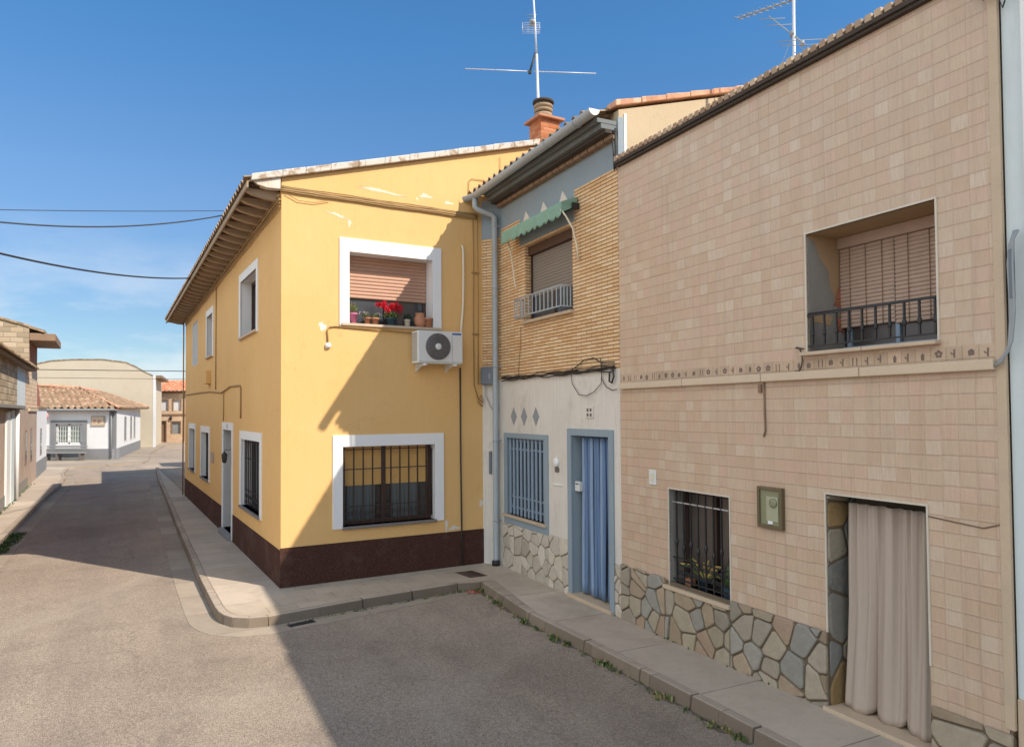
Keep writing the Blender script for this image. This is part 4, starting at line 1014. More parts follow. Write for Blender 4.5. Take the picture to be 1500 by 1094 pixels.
b.tube([Q.P(.5, 3.40, .035), Q.P(.25, 3.41, .04), Q.P(.13, 3.38, .04), Q.P(.10, 3.28, .04), Q.P(.15, 3.2, .04), Q.P(.21, 3.22, .04), Q.P(.2, 3.35, .04)], .014, 6)
tag(b.build('cable_bundle', M['cable']), 'sagging black cables along the foot of the yellow brickwork', 'cable')
b = B(); b.tube([Q.P(2.86, 4.24, .02), Q.P(2.86, 4.0, .015), Q.P(2.92, 3.7, .015), Q.P(2.94, 3.42, .02)], .006, 6); tag(b.build('wire', M['cableyellow']), 'thin wire running down the brickwork below the railing', 'wire')
b = B(); b.tube([T.P(-.03, 6.55, .05), T.P(-.03, 6.3, .05), T.P(-.0, 6.1, .04), T.P(.0, 6.02, .03)], .016, 6); b.tube([T.P(.03, 6.6, .07), T.P(.02, 6.2, .05), T.P(.01, 6.0, .05)], .01, 6)
tag(b.build('wire_bundle', M['cable']), 'black wires hanging at the brick house corner below its gutter end', 'wire')
jb = thing('junction_box', 'grey plastic junction box on the wall behind the downpipe', 'junction box', K.P(.18, 3.2, 0))
b = B(); b.box(K, .12, .36, .0, .12, 3.30, 3.62); b.build('body', M['greyplastic'], jb, bev=.02)
b = B(); b.tube([K.P(.3, 3.3, .05), K.P(.3, 3.12, .04), K.P(.2, 2.9, .03), K.P(.12, 2.8, .02)], .008, 6); b.box(K, .16, .19, .12, .126, 3.4, 3.5); b.build('cable_tail', M['cablegrey'], jb)
b = B(); b.box(K, .20, .25, .0, .03, 1.72, 2.12); tag(b.build('wall_slot', M['greyplastic'], bev=.004), 'narrow dark slot cover on the white wall beside the downpipe', 'cover')
#==RIGHT
# ================================================================== NEIGHBOUR AT RIGHT EDGE
H3 = thing('grey_house', 'pale blue grey rendered house with white pilaster beside the tiled house', 'house', T.P(-8, 0))
b = B(); b.box(T, -14, -4.79, -8, -.03, .78, 6.14); b.build('wall', M['greywall'], H3)
b = B(); b.box(T, -14, -4.79, -8, -.01, .0, .78); b.build('plinth', M['stonesill'], H3, bev=.01)
b = B(); b.box(T, -5.4, -4.945, -.03, .03, .9, 6.13); b.build('corner_pilaster', M['white'], H3, bev=.005)
b = B(); b.box(T, -14.1, -4.9, -8, .05, 6.14, 6.24); b.build('roof', M['terraold'], H3)
b = B()
for k in range(5):
    dz = k*.018
    b.tube([T.P(-4.60-k*.01, 6.02, .03+k*.01), T.P(-4.66, 5.86+dz, .07), T.P(-4.74, 5.82-dz*.5, .05+k*.012), T.P(-4.84, 5.90+dz, .04), T.P(-4.96, 5.96+dz, .06)], .009, 6)
b.tube([T.P(-4.80, 5.80, .02), T.P(-4.83, 5.70, .02), T.P(-4.90, 5.86, .03)], .006, 6)
tag(b.build('cable_bundle', M['cable']), 'tangle of black cables at the top corner between the tiled and grey houses', 'cable')
b = B()
for k in range(3):
    b.tube([T.P(-4.90+k*.012, 4.08, .03), T.P(-4.872+k*.012, 4.02-k*.02, .04), T.P(-4.862+k*.014, 3.85, .04), T.P(-4.868+k*.012, 3.5, .04), T.P(-4.845+k*.01, 3.3-k*.03, .04), T.P(-4.79+k*.006, 3.19-k*.015, .05), T.P(-4.73, 3.13, .05)], .010, 7)
tag(b.build('conduit', M['cablegrey']), 'grey conduits curving down the blue grey wall to the string course end', 'conduit')
b = B(); b.box(T, -4.862, -4.842, .01, .05, 3.6, 3.95); b.build('conduit_clip', M['greyplastic']); tag(bpy.data.objects['conduit_clip'], 'dark clip strip holding the conduits on the blue grey wall', 'clip')
#==YELLOW
# ================================================================== YELLOW HOUSE
H4 = thing('yellow_house', 'yellow rendered corner house with brown plinth and white window surrounds', 'house', Y.P(2, 0))
fu = (1.08, 2.55, 4.28, 5.45, .34); fl = (.97, 2.585, .985, 2.27, .22)
SW = [(2.02, 3.72, 4.33, 5.44, .26), (7.9, 9.0, 4.30, 5.36, .26), (11.15, 12.6, 4.26, 5.55, .1), (1.64, 3.58, 1.02, 2.32, .26), (8.5, 10.1, 1.10, 2.32, .26), (11.7, 13.2, 1.12, 2.36, .26)]
SD = (4.76, 6.0, .25, 2.46, .34)
vz = lambda u: 6.50+.287*u
b = B(); wall(b, Y, 0, 8.6, .74, 6.28, [fu, fl]); b.face([Y.P(0, 6.28), Y.P(8.6, 6.28), Y.P(8.6, 6.9), Y.P(6.2, vz(6.2)), Y.P(0, vz(0))])
dz = lambda u: -.017*u
wall(b, YS, 0, 14.6, .70, 5.98, SW+[SD])
b.face([YS.P(0, 5.98), YS.P(14.6, 5.98), YS.P(14.6, 6.05), YS.P(0, 6.30)])
b.face([YS.P(14.6, 0, 0), YS.P(14.6, 0, -8.6), YS.P(14.6, 6.8, -8.6), YS.P(14.6, 6.05, 0)])
b.face([Y.P(8.6, 0), YS.P(14.6, 0, -8.6), YS.P(14.6, 6.8, -8.6), Y.P(8.6, 6.9)])
b.build('wall', M['yellow'], H4)
b = B(); b.box(Y, -.012, 3.53, -.01, .012, .0, .735); b.build('plinth', M['brown'], H4, bev=.004)
b = B(); b.box(YS, -.01, 4.66, -.01, .012, .0, .70); b.box(YS, 6.12, 14.6, -.01, .012, -.0, .70); b.build('plinth', M['brown'], H4, bev=.004)
def surround(f, h, t=.15, sill=True, bottom=0, w=.022, tt=None, hang=.04):
    tt = tt or t*1.1; o = B(); a = h
    o.box(f, a[0]-t, a[0], -.02, w, a[2]-hang, a[3]+tt); o.box(f, a[1], a[1]+t, -.02, w, a[2]-hang, a[3]+tt); o.box(f, a[0], a[1], -.02, w, a[3], a[3]+tt)
    if bottom: o.box(f, a[0], a[1], -.02, w, a[2]-bottom, a[2])
    s_ = o.build('window_surround', M['white'], H4, bev=.004)
    o = B(); reveals(o, f, h, 0, False); o.build('window_reveal', M['white'], H4)
    return s_
surround(Y, fu, .165, tt=.225); surround(Y, fl, .165, tt=.19, hang=.03)
for i, h in enumerate(SW):
    if i != 2: surround(YS, h, .14, tt=.16, hang=.05)
    else:
        o = B(); reveals(o, YS, h, 0, True); o.build('window_reveal', M['white'], H4)
surround(YS, SD, .13, tt=.16, hang=.1)
# front upper window
a = fu
b = B(); b.box(Y, a[0]-.13, a[1]+.15, -.30, .05, 4.235, 4.28); b.build('window_sill', M['stonesill'], H4, bev=.006)
b = B(); slats(b, Y, a[0]+.01, a[1]-.01, 4.74, a[3], -.275, .058, .014); b.build('roller_shutter', M['shutter'], H4)
b = B(); b.box(Y, a[0], a[1], -.34, -.31, a[2], 4.82); b.build('window', M['glass'], H4)
b = B()
for u in (a[0]+.02, 1.80, a[1]-.03): b.box(Y, u-.025, u+.025, -.308, -.28, a[2], 4.74)
b.box(Y, a[0], a[1], -.308, -.285, a[2], a[2]+.05); b.build('window_frame', M['darkwood'], H4)
# front lower window
a = fl
b = B(); b.box(Y, a[0]-.01, a[1]+.02, -.2, .055, .94, .985); b.build('window_sill', M['sillgrey'], H4, bev=.006)
b = B(); slats(b, Y, a[0]+.01, a[1]-.01, 1.62, a[3], -.19, .33, .004); b.build('wooden_blind', plain('honey_wood_blind', (.66, .38, .12), .6, .15, 5, .2, 30), H4)
b = B(); b.box(Y, a[0], a[1], -.22, -.212, a[2], a[3]); b.build('window', glass_mat('dark_brown_glass', (.03, .024, .02), .25), H4)
b = B(); curtain(b, Y, 1.10, 1.58, 1.62, 1.0, -.195, .008, 7, 2, 0, 40); curtain(b, Y, 1.85, 2.35, 1.62, 1.0, -.195, .008, 7, 4, 0, 40); b.build('net_curtain', M['net'], H4)
b = B()
for u in (a[0]+.02, 1.72, a[1]-.03): b.box(Y, u-.035, u+.035, -.205, -.165, a[2], a[3])
b.box(Y, a[0], a[1], -.205, -.17, a[2], a[2]+.07); b.build('window_frame', M['darkwood'], H4)
def grille(f, h, nb, mat, w=-.05):
    a = h; b = B()
    for i in range(nb):
        u = a[0]+.04+(a[1]-a[0]-.08)*i/(nb-1); b.box(f, u-.010, u+.010, w-.010, w+.010, a[2]+.02, a[3]-.01)
    for z in (a[3]-.06, a[3]-.38, a[2]+.30, a[2]+.07): b.box(f, a[0]+.01, a[1]-.01, w-.011, w-.003, z, z+.016)
    for i in range(nb-1):
        u = a[0]+.04+(a[1]-a[0]-.08)*(i+.5)/(nb-1); r = (a[1]-a[0])/(nb-1)*.23
        scroll(b, f, u-r*.9, a[2]+.19, w, r, -1, .005); scroll(b, f, u+r*.9, a[2]+.19, w, r, 1, .005)
    return b.build('window_grille', mat, H4)
grille(Y, (fl[0], fl[1]-.1, fl[2], fl[3]), 10, M['ironbrown'])
b = B(); b.tube([Y.P(fl[1]-.02, 1.05, -.1), Y.P(fl[1]-.02, 2.2, -.1)], .012, 6); b.build('grille_post', M['iron'], H4)
# street-side windows
for i in (0, 1, 3, 4, 5):
    a = SW[i]
    b = B(); b.box(YS, a[0], a[1], -.26, -.235, a[2], a[3]); b.build('window', M['glass'], H4)
    b = B(); b.box(YS, a[0], a[0]+.06, -.235, -.2, a[2], a[3]); b.box(YS, a[1]-.06, a[1], -.235, -.2, a[2], a[3]); b.box(YS, a[0], a[1], -.235, -.2, a[3]-.06, a[3]); b.box(YS, (a[0]+a[1])/2-.04, (a[0]+a[1])/2+.04, -.235, -.2, a[2], a[3]); b.build('window_frame', M['darkwood'], H4)
    b = B(); b.box(YS, a[0]-.05, a[1]+.05, -.24, .055, a[2]-.045, a[2]); b.build('window_sill', M['sillgrey' if i > 2 else 'stonesill'], H4, bev=.006)
grille(YS, SW[3], 11, M['iron'], -.06); grille(YS, SW[4], 8, M['iron'], -.12); grille(YS, SW[5], 8, M['iron'], -.12)
a = SW[2]; b = B(); slats(b, YS, a[0]+.01, a[1]-.01, a[2], a[3], -.03, .055, .01); b.build('roller_shutter', plain('pale_grey_shutter', (.52, .53, .53), .6), H4)
a = SD
b = B(); b.box(YS, a[0], a[1], -.34, -.29, a[2], a[3]); dd = b.build('door', plain('pale_grey_door', (.45, .45, .45), .5), H4, bev=.004)
b = B(); b.box(YS, a[0]+.1, a[0]+.13, -.29, -.24, 1.1, 1.3); b.build('handle', M['iron'], dd)
b = B(); reveals(b, YS, SD, 0, False); b.build('door_reveal', M['white'], H4)
b = B(); b.box(YS, 4.72, 6.05, -.33, .10, .10, .25); b.build('door_step', M['plinthgrey'], H4, bev=.01)
b = B(); b.tube([YS.P(4.72, 2.05, .03), YS.P(4.72, 2.05, .16), YS.P(4.72, 1.98, .16)], .008, 6); ln = thing('wall_lantern', 'black wrought iron lantern beside the yellow house street door', 'lantern', YS.P(4.72, 1.8, .1)); b.build('bracket', M['iron'], ln)
b = B(); b.lathe(YS.P(4.72, 1.78, .16), [(.03, 0), (.05, .03), (.065, .18), (.02, .23)], 6); b.build('lamp_case', M['iron'], ln)
cv = bpy.data.curves.new('n', 'FONT'); cv.body = '1'; cv.size = .14; cv.extrude = .004; to = bpy.data.objects.new('n', cv); C.objects.link(to)
bpy.context.view_layer.update(); me = bpy.data.meshes.new_from_object(to); C.objects.unlink(to)
nn_ = bpy.data.objects.new('house_number', me); C.objects.link(nn_); me.materials.append(M['iron'])
nn_.matrix_world = Matrix.Translation(YS.P(5.34, 2.50, .028)) @ Matrix((-YS.d, V((0, 0, 1)), YS.n)).transposed().to_4x4()
tag(nn_, 'small black house number above the yellow house street door', 'house number')
b = B(); b.box(YS, 7.55, 8.05, .0, .02, 1.60, 1.86); tag(b.build('wall_plaque', M['peach'], bev=.004), 'small reddish plaque between the door and windows of the yellow side wall', 'plaque')
b = B(); b.box(YS, 8.25, 8.7, .0, .12, 3.58, 3.92); tag(b.build('electric_box', M['yellow'], bev=.01), 'yellow painted electric box high on the yellow side wall', 'box')
# verge band and roof
b = B(); rr = random.Random(6); u = -.46
while u < 6.3:
    w_ = rr.uniform(.3, .5)
    b.hexa([Y.P(u, vz(u), -.3), Y.P(u+w_, vz(u+w_), -.3), Y.P(u+w_, vz(u+w_), .09), Y.P(u, vz(u), .09), Y.P(u, vz(u)+.10+rr.uniform(-.01, .01), -.3), Y.P(u+w_, vz(u+w_)+.10, -.3), Y.P(u+w_, vz(u+w_)+.10, .11), Y.P(u, vz(u)+.10+rr.uniform(-.01, .01), .11)])
    u += w_+.004
b.build('verge', M['verge'], H4, bev=.012)
# roof plane (street slope), its eave falls slightly along the street
rO = YS.P(-.05, 6.375, .52); rU = (YS.P(15.7, 6.02, .52)-rO).normalized(); rV = (-YS.n+V((0, 0, .287))).normalized()
b = B(); tileroof(b, rO, rU, rV, [(0, 0), (15.8, 0), (15.8, 7), (0, 7)], pitch=.22, seed=3, rise=.045)
b.build('roof', M['terraold'], H4)
b = B(); A = rO-V((0, 0, .03)); b.hexa([A, A+rU*15.75, A+rU*15.75+rV*7, A+rV*7, A+V((0, 0, .02)), A+rU*15.75+V((0, 0, .02)), A+rU*15.75+rV*7+V((0, 0, .02)), A+rV*7+V((0, 0, .02))])
b.build('roof_boards', M['wood'], H4)
b = B(); A = YS.P(-.05, 6.30, -6.1)+V((0, 0, 1.8)); Bq = A+rU*15.75; b.face([A, Bq, Bq-YS.n*3+V((0, 0, -.9)), A-YS.n*3+V((0, 0, -.9))]); b.build('rear_roof', M['terraold'], H4)
ez = lambda u: 6.375-.0225*u
b = B()
b.hexa([YS.P(-.05, ez(0)-.115, .50), YS.P(15.7, ez(15.7)-.115, .50), YS.P(15.7, ez(15.7)-.115, .525), YS.P(-.05, ez(0)-.115, .525), YS.P(-.05, ez(0)-.02, .50), YS.P(15.7, ez(15.7)-.02, .50), YS.P(15.7, ez(15.7)-.02, .525), YS.P(-.05, ez(0)-.02, .525)])
b.build('fascia', plain('weathered_fascia_board', (.36, .26, .17), .85, .2, 8, .5, 60, dirt=.4, dcol=(.15, .1, .06)), H4)
b = B()
for i in range(31):
    u = .20+i*.50; h = ez(u); x = .05
    pr = [(0.0, h-.06), (0, h-.20), (.20, h-.185), (.40, h-.145), (.50, h-.10), (.50, h-.055)]
    P = [YS.P(u-x, z, w) for w, z in pr]+[YS.P(u+x, z, w) for w, z in pr]; n = 6
    b.faces(P, [tuple(range(n)), tuple(range(n, 2*n))]+[(k, (k+1) % n, n+(k+1) % n, n+k) for k in range(n)])
b.build('rafter', plain('limed_rafter_timber', (.44, .32, .215), .85, .2, 8, .5, 60, dirt=.4, dcol=(.2, .13, .08)), H4)
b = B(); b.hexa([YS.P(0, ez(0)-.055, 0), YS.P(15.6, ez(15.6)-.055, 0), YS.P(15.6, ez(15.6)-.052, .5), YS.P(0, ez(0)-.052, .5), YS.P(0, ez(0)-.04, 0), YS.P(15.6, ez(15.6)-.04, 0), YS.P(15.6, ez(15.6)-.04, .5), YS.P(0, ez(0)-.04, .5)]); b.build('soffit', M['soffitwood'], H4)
b = B(); b.prism(Y, [(-.46, 6.40), (-.36, 6.33), (-.22, 6.30), (-.02, 6.31), (-.02, 6.50), (-.44, 6.42)], -.10, .04); b.build('eave_end', M['whiteplaster'], H4, bev=.01)
b = B(); b.prism(YS, [(14.6, 6.0), (15.6, 5.93), (15.6, 6.0), (14.6, 6.05)], 0, .5); b.build('eave_end', M['whiteplaster'], H4, bev=.01)
b = B(); b.lathe(YS.P(14.66, .13, .06), [(.022, 0), (.022, 5.8)], 8); b.build('rear_downpipe', M['cableyellow'], H4)
# cables on the yellow walls
b = B()
for k, (r, dz_) in enumerate(((.020, 0), (.012, .045), (.013, -.035), (.010, .08))):
    b.tube([Y.P(u, 6.31+dz_*.7+.004*math.sin(u*5+k)+.002*math.sin(u*17+k*3), .028) for u in [-.03+i*.075 for i in range(47)]], r, 6)
b.tube([Y.P(.05, 6.26, .03), Y.P(.25, 6.17, .03), Y.P(.5, 6.17, .03), Y.P(.75, 6.24, .03)], .006, 5)
b.tube([Y.P(3.33, 6.30, .03), Y.P(3.34, 5.5, .03), Y.P(3.33, 4.5, .03), Y.P(3.34, 3.3, .03), Y.P(3.42, 3.05, .03)], .011, 6)
b.tube([Y.P(3.42, 6.28, .03), Y.P(3.43, 5.0, .03), Y.P(3.42, 3.3, .03)], .008, 6)
for z in (5.3, 4.2): b.box(Y, 3.31, 3.45, .0, .035, z, z+.02)
b.tube([Y.P(3.42, 3.05, .03), Y.P(3.50, 2.98, .05), Y.P(3.46, 3.12, .06), Y.P(3.40, 3.0, .05), Y.P(3.50, 2.92, .04)], .012, 6)
b.tube([Y.P(3.25, 6.6, .02), Y.P(3.26, 6.95, .02), Y.P(3.32, 7.0, .02), Y.P(4.2, 7.03, .02)], .006, 5)
b.tube([Y.P(3.9, 7.5, .02), Y.P(3.9, 7.0, .02)], .005, 5)
tag(b.build('cable_bundle', M['cableyellow']), 'ochre painted cables crossing the yellow gable and dropping beside the brick house', 'cable')
b = B()
for k, (r, dz_, w_) in enumerate(((.022, -.20, .03), (.014, -.26, .03), (.012, -.15, .05), (.012, -.31, .03))):
    b.tube([YS.P(u, ez(u)+dz_-.02+.01*math.sin(u*3+k), w_) for u in [i*.5 for i in range(30)]], r, 6)
b.tube([YS.P(14.7, 3.43, .02), YS.P(11, 3.41, .02), YS.P(8.3, 3.38, .02), YS.P(6.3, 3.30, .02), YS.P(5.4, 3.36, .02), YS.P(5.0, 3.40, .02), YS.P(3.72, 3.38, .02), YS.P(3.60, 3.32, .02), YS.P(3.6, 2.72, .02)], .014, 6)
b.tube([YS.P(7.2, 5.9, .02), YS.P(7.2, 3.4, .02)], .012, 6); b.tube([YS.P(5.9, 3.33, .02), YS.P(5.9, 2.65, .02)], .010, 6)
tag(b.build('cable_bundle', M['cableyellow']), 'ochre painted cables under the rafters and across the yellow side wall', 'cable')
b = B(); b.tube([Y.P(.727, 3.93, .02), Y.P(.715, 4.14, .02), Y.P(.75, 4.20, .02), Y.P(.85, 4.215, .02), Y.P(1.5, 4.20, .03), Y.P(2.0, 4.175, .03), Y.P(2.25, 4.165, .05)], .011, 6)
wl = thing('wall_wire', 'ochre wire with white cap curving from the air conditioner under the flower window', 'wire', Y.P(.73, 3.9, 0)); b.build('wire', M['cableyellow'], wl)
b = B(); b.lathe(Y.P(.73, 3.90, .0), [(.05, 0), (.05, .03), (.03, .06)], 12, ax=Y.n); b.build('cap', M['white'], wl)
b = B(); b.tube([Y.P(3.07, 3.60, .02), Y.P(3.07, 2, .02), Y.P(3.085, .80, .02), Y.P(3.09, .14, .035)], .014, 8); tag(b.build('drain_hose', M['cable']), 'thin black drain hose running down the yellow wall below the air conditioner', 'hose')
b = B(); b.tube([Y.P(3.10, 5.76, .0), Y.P(3.115, 5.75, .04), Y.P(3.125, 5.68, .05), Y.P(3.13, 5.2, .045), Y.P(3.12, 4.7, .045), Y.P(3.08, 4.35, .06), Y.P(3.04, 4.1, .10)], .022, 8); tag(b.build('refrigerant_hose', M['pvc']), 'cream insulated hose rising from the air conditioner beside the flower window', 'hose')
# patches of lost paint
b = B(); rr = random.Random(14)
def blob(f, u, z, a, c, n=14, w=.0025, tilt=0.):
    pts = []; n = n*3
    for k in range(n):
        t = k*2*math.pi/n; r = rr.uniform(.55, 1.15)*(1+.25*math.sin(t*3+a*20)); x, y = a*r*math.cos(t), c*r*math.sin(t); pts.append((u+x, z+y+x*tilt))
    b.prism(f, pts, -.001, w)
for q in ((1.62, 6.53, .42, .028, 22, -.07), (2.42, 6.56, .12, .04, 14, 0), (2.86, 6.50, .09, .03, 14, 0), (.88, 6.03, .18, .02, 16, -.25), (1.08, 5.92, .03, .07, 12, 0)):
    b = B(); blob(Y, q[0], q[1], q[2], q[3], q[4], .0025, q[5]); b.build('bare_patch', plain('faded_limewash', (.80, .70, .52), .9, .2, 9, .4, 50, dirt=.4, dcol=(.7, .5, .26)), H4)
for q in ((2.95, .80, .12, .04), (2.8, .86, .03, .12), (3.48, 1.2, .05, .06)):
    b = B(); blob(Y, *q); b.build('bare_patch', M['offwhite'], H4)
#==AC
ac = thing('air_conditioner', 'white outdoor air conditioner with round grey fan grille on the yellow wall', 'air conditioner', Y.P(2.55, 3.6, .2))
A0, A1, Z0, Z1, W0, W1 = 2.135, 2.965, 3.64, 4.19, .06, .35
b = B(); b.box(Y, A0, A1, W0, W1, Z0, Z1); b.build('casing', M['acwhite'], ac, bev=.018)
b = B(); fc = Y.P(2.50, 3.925, W1); b.lathe(fc, [(.225, .0), (.225, .008), (.215, .014)], 40, ax=Y.n); b.build('fan_recess', M['acgrey'], ac)
b = B()
for r in [.03+i*.019 for i in range(11)]:
    b.tube([fc+Y.d*r*math.cos(t)+V((0, 0, 1))*r*math.sin(t)+Y.n*.022 for t in [k*2*math.pi/32 for k in range(33)]], .0028, 4, False)
for k in range(8):
    t = k*math.pi/4; b.tube([fc+Y.n*.02+(Y.d*math.cos(t)+V((0, 0, 1))*math.sin(t))*.05, fc+Y.n*.02+(Y.d*math.cos(t+.5)+V((0, 0, 1))*math.sin(t+.5))*.22], .004, 4)
b.build('fan_grille', plain('fan_wire', (.22, .2, .19), .5), ac)
b = B(); b.lathe(fc, [(.055, .014), (.055, .026), (.045, .032)], 24, ax=Y.n); b.build('fan_hub', M['acwhite'], ac)
b = B(); b.box(Y, 2.765, 2.93, W1, W1+.003, 4.135, 4.165); b.build('logo', M['logo'], ac)
b = B(); b.box(Y, 2.76, 2.765, W1, W1+.003, Z0+.03, Z1-.03); b.box(Y, A0+.02, A1-.02, W1, W1+.004, Z0+.025, Z0+.03); b.build('panel_seam', M['cablegrey'], ac)
b = B()
for i in range(16):
    z = Z0+.05+i*.03; b.box(Y, A0-.004, A0+.002, W0+.03, W1-.03, z, z+.010)
b.build('side_louvre', M['acgrey'], ac)
for u in (2.25, 2.80):
    b = B(); b.box(Y, u-.02, u+.02, .0, .42, 3.60, 3.635); b.box(Y, u-.02, u+.02, .0, .03, 3.52, 3.60)
    b.hexa([Y.P(u-.015, 3.53, .01), Y.P(u+.015, 3.53, .01), Y.P(u+.015, 3.60, .24), Y.P(u-.015, 3.60, .24), Y.P(u-.015, 3.57, .01), Y.P(u+.015, 3.57, .01), Y.P(u+.015, 3.61, .27), Y.P(u-.015, 3.61, .27)])
    b.build('bracket', M['acwhite'], ac, bev=.003)
#==POTS
def pot(name, label, u, w, prof, mat, z=4.281, seg=18):
    t = thing(name, label, 'flower pot', Y.P(u, z, w), 'pots on the yellow house window sill')
    b = B(); b.lathe(Y.P(u, z, w), prof, seg); b.build('pot', mat, t)
    b = B(); r, h = prof[-1]; b.lathe(Y.P(u, z, w), [(r*.9, h-.012), (r*.9, h-.008)], 14); b.build('soil', M['soil'], t)
    return t
t = pot('flower_pot', 'bright pink pot with round yellow green cactus on the window sill', 1.165, -.04, [(.045, 0), (.062, .15), (.066, .15), (.066, .17), (.055, .17)], M['pink'])
b = B(); leaves(b, Y.P(1.165, 4.53, -.04), .075, 160, .018, 3); b.build('cactus', M['leafpale'], t)
b = B(); leaves(b, Y.P(1.165, 4.60, -.04), .05, 30, .012, 4); b.build('flower', M['dryleaf'], t)
t = pot('flower_pot', 'small terracotta pot with white blossom beside the pink pot', 1.39, -.03, [(.04, 0), (.055, .09), (.06, .09), (.06, .11), (.05, .11)], M['terraplain'])
b = B(); leaves(b, Y.P(1.37, 4.43, -.03), .085, 90, .018, 5, squash=.5, mis=(0, 1)); b.build('foliage', [M['leafpale'], M['leaf']], t)
b = B(); leaves(b, Y.P(1.33, 4.46, -.02), .09, 46, .014, 6, squash=.4); b.build('blossom', M['petalpink'], t)
t = pot('flower_pot', 'wider terracotta pot with low pale plants beside the red geranium', 1.53, -.05, [(.05, 0), (.07, .09), (.076, .09), (.076, .115), (.065, .115)], M['terraplain'])
b = B(); leaves(b, Y.P(1.53, 4.43, -.04), .09, 80, .018, 8, squash=.4, mis=(0, 1)); b.build('foliage', [M['leafpale'], M['leaf']], t)
b = B(); leaves(b, Y.P(1.60, 4.47, -.03), .05, 18, .013, 7, squash=.4); b.build('blossom', M['petalpink'], t)
t = pot('flower_pot', 'dark teal pot with bright red geraniums and green leaves', 1.80, -.03, [(.07, 0), (.09, .10), (.10, .10), (.10, .125), (.085, .125)], M['bluepot'])
b = B(); leaves(b, Y.P(1.80, 4.44, -.02), .13, 190, .026, 9, squash=.5, mis=(0, 0, 1)); b.build('foliage', [M['leaf'], M['leafpale']], t)
b = B(); rr = random.Random(3)
for i in range(16): leaves(b, Y.P(1.80+rr.uniform(-.22, .22), 4.57+rr.uniform(-.05, .07), -.01+rr.uniform(-.06, .08)), .055, 60, .02, 20+i)
b.build('blossom', M['petalred'], t)
t = pot('flower_pot', 'small cream pot with dark succulent between geranium and terracotta pots', 2.085, .0, [(.045, 0), (.05, .10), (.054, .10), (.054, .115), (.045, .115)], M['whitepot'])
b = B(); leaves(b, Y.P(2.085, 4.44, .0), .075, 90, .02, 31, squash=.7); b.build('foliage', M['leafdark'], t)
t = pot('flower_pot', 'large terracotta strawberry pot with stacked rims near the air conditioner', 2.33, -.03, [(.07, 0), (.10, .06), (.10, .16), (.075, .18), (.08, .23), (.085, .24), (.075, .24)], M['terraplain'])
b = B(); leaves(b, Y.P(2.33, 4.54, -.03), .06, 26, .018, 33, squash=.5); b.build('foliage', M['leafdark'], t)
t = pot('flower_pot', 'low terracotta bowl at the sill end beside the strawberry pot', 2.47, .0, [(.06, 0), (.075, .13), (.085, .13), (.085, .16), (.075, .16)], M['terraplain'])
#==CHIMNEY
ch = thing('chimney', 'red brick chimney stack with banded clay cowl above the gutter', 'chimney', (.75, 13.75, 7.6))
CH = Fr((.77, 13.45), 60.2)
b = B(); b.box(CH, -.21, .21, -.44, -.02, 6.9, 8.36); b.build('stack', M['chimbrick'], ch, bev=.006)
b = B(); b.box(CH, -.29, .29, -.52, .06, 8.36, 8.41); b.box(CH, -.2, .2, -.43, -.03, 8.412, 8.45); b.build('cap', M['terraplain'], ch, bev=.01)
cc = CH.P(0, 8.45, -.26)
b = B(); b.lathe(cc, [(.16, 0), (.17, .05), (.17, .09), (.15, .10), (.15, .12), (.18, .13), (.18, .17), (.155, .18), (.155, .20), (.185, .21), (.185, .25), (.16, .26), (.16, .29)], 24); b.build('cowl', plain('ochre_clay_cowl', (.36, .26, .16), .85, .2, 9, .3, 50, dirt=.4), ch)
b = B()
for z in (.105, .185, .27): b.lathe(cc, [(.152, z-.006), (.153, z+.016)], 24)
b.lathe(cc, [(.20, .29), (.21, .31), (.20, .345), (.17, .35)], 24); b.build('cowl_band', M['roofdark'], ch)
def at(x, y, Yd):   # aid: point seen at photograph pixel (x,y) at distance Yd
    d = F+Rt*((x-750)/1050)-Up*((y-573)/1050); return V((0, 0, 2.83))+d*(Yd/d.y)
an = thing('tv_antenna', 'tall steel television mast with long horizontal dipole behind the chimney', 'antenna', at(789, 215, 13.9))
b = B(); b.tube([at(791, 225, 13.9), at(786, 80, 13.9)], .028, 8); b.tube([at(786, 80, 13.9), at(784, 40, 13.9), at(778, -60, 13.9)], .018, 8); b.build('mast', M['mastgrey'], an)
b = B(); b.tube([at(681, 101, 13.7), at(778, 105, 13.9)], .010, 6); b.tube([at(782, 105, 13.9), at(873, 108, 14.1)], .010, 6); b.build('dipole', M['mastgrey'], an)
b = B(); b.tube([at(784, 78, 13.9), at(776, 106, 13.85)], .02, 6); b.box(Fr((at(776, 106, 13.85).x, at(776, 106, 13.85).y), 90), -.03, .03, -.03, .03, at(776, 106, 13.85).z-.03, at(776, 106, 13.85).z+.02); b.build('dipole_arm', M['cable'], an)
b = B(); c0 = at(778, 41, 13.9); Af = Fr((c0.x, c0.y), 90)
for i in range(7): b.tube([Af.P(-.17, c0.z-.11+i*.035, 0), Af.P(.17, c0.z-.11+i*.035, 0)], .004, 5)
for u in (-.17, -.06, .06, .17): b.tube([Af.P(u, c0.z-.11, 0), Af.P(u, c0.z+.10, 0)], .004, 5)
b.build('reflector', M['mastgrey'], an)
b = B(); b.tube([at(778, 31, 13.9), at(781, 31, 13.2)], .012, 6); b.lathe(at(780, 33, 13.9), [(.05, -.05), (.05, .04)], 10)
for k in range(4): b.tube([at(771+k, 22+k*5, 13.9-k*.15), at(786-k, 22+k*5, 13.9-k*.15)], .006, 5)
b.build('upper_boom', M['cablegrey'], an)
a2 = thing('tv_antenna', 'spiky yagi television antenna on a mast behind the tiled house parapet', 'antenna', T.P(-.95, 5.85, -2.2))
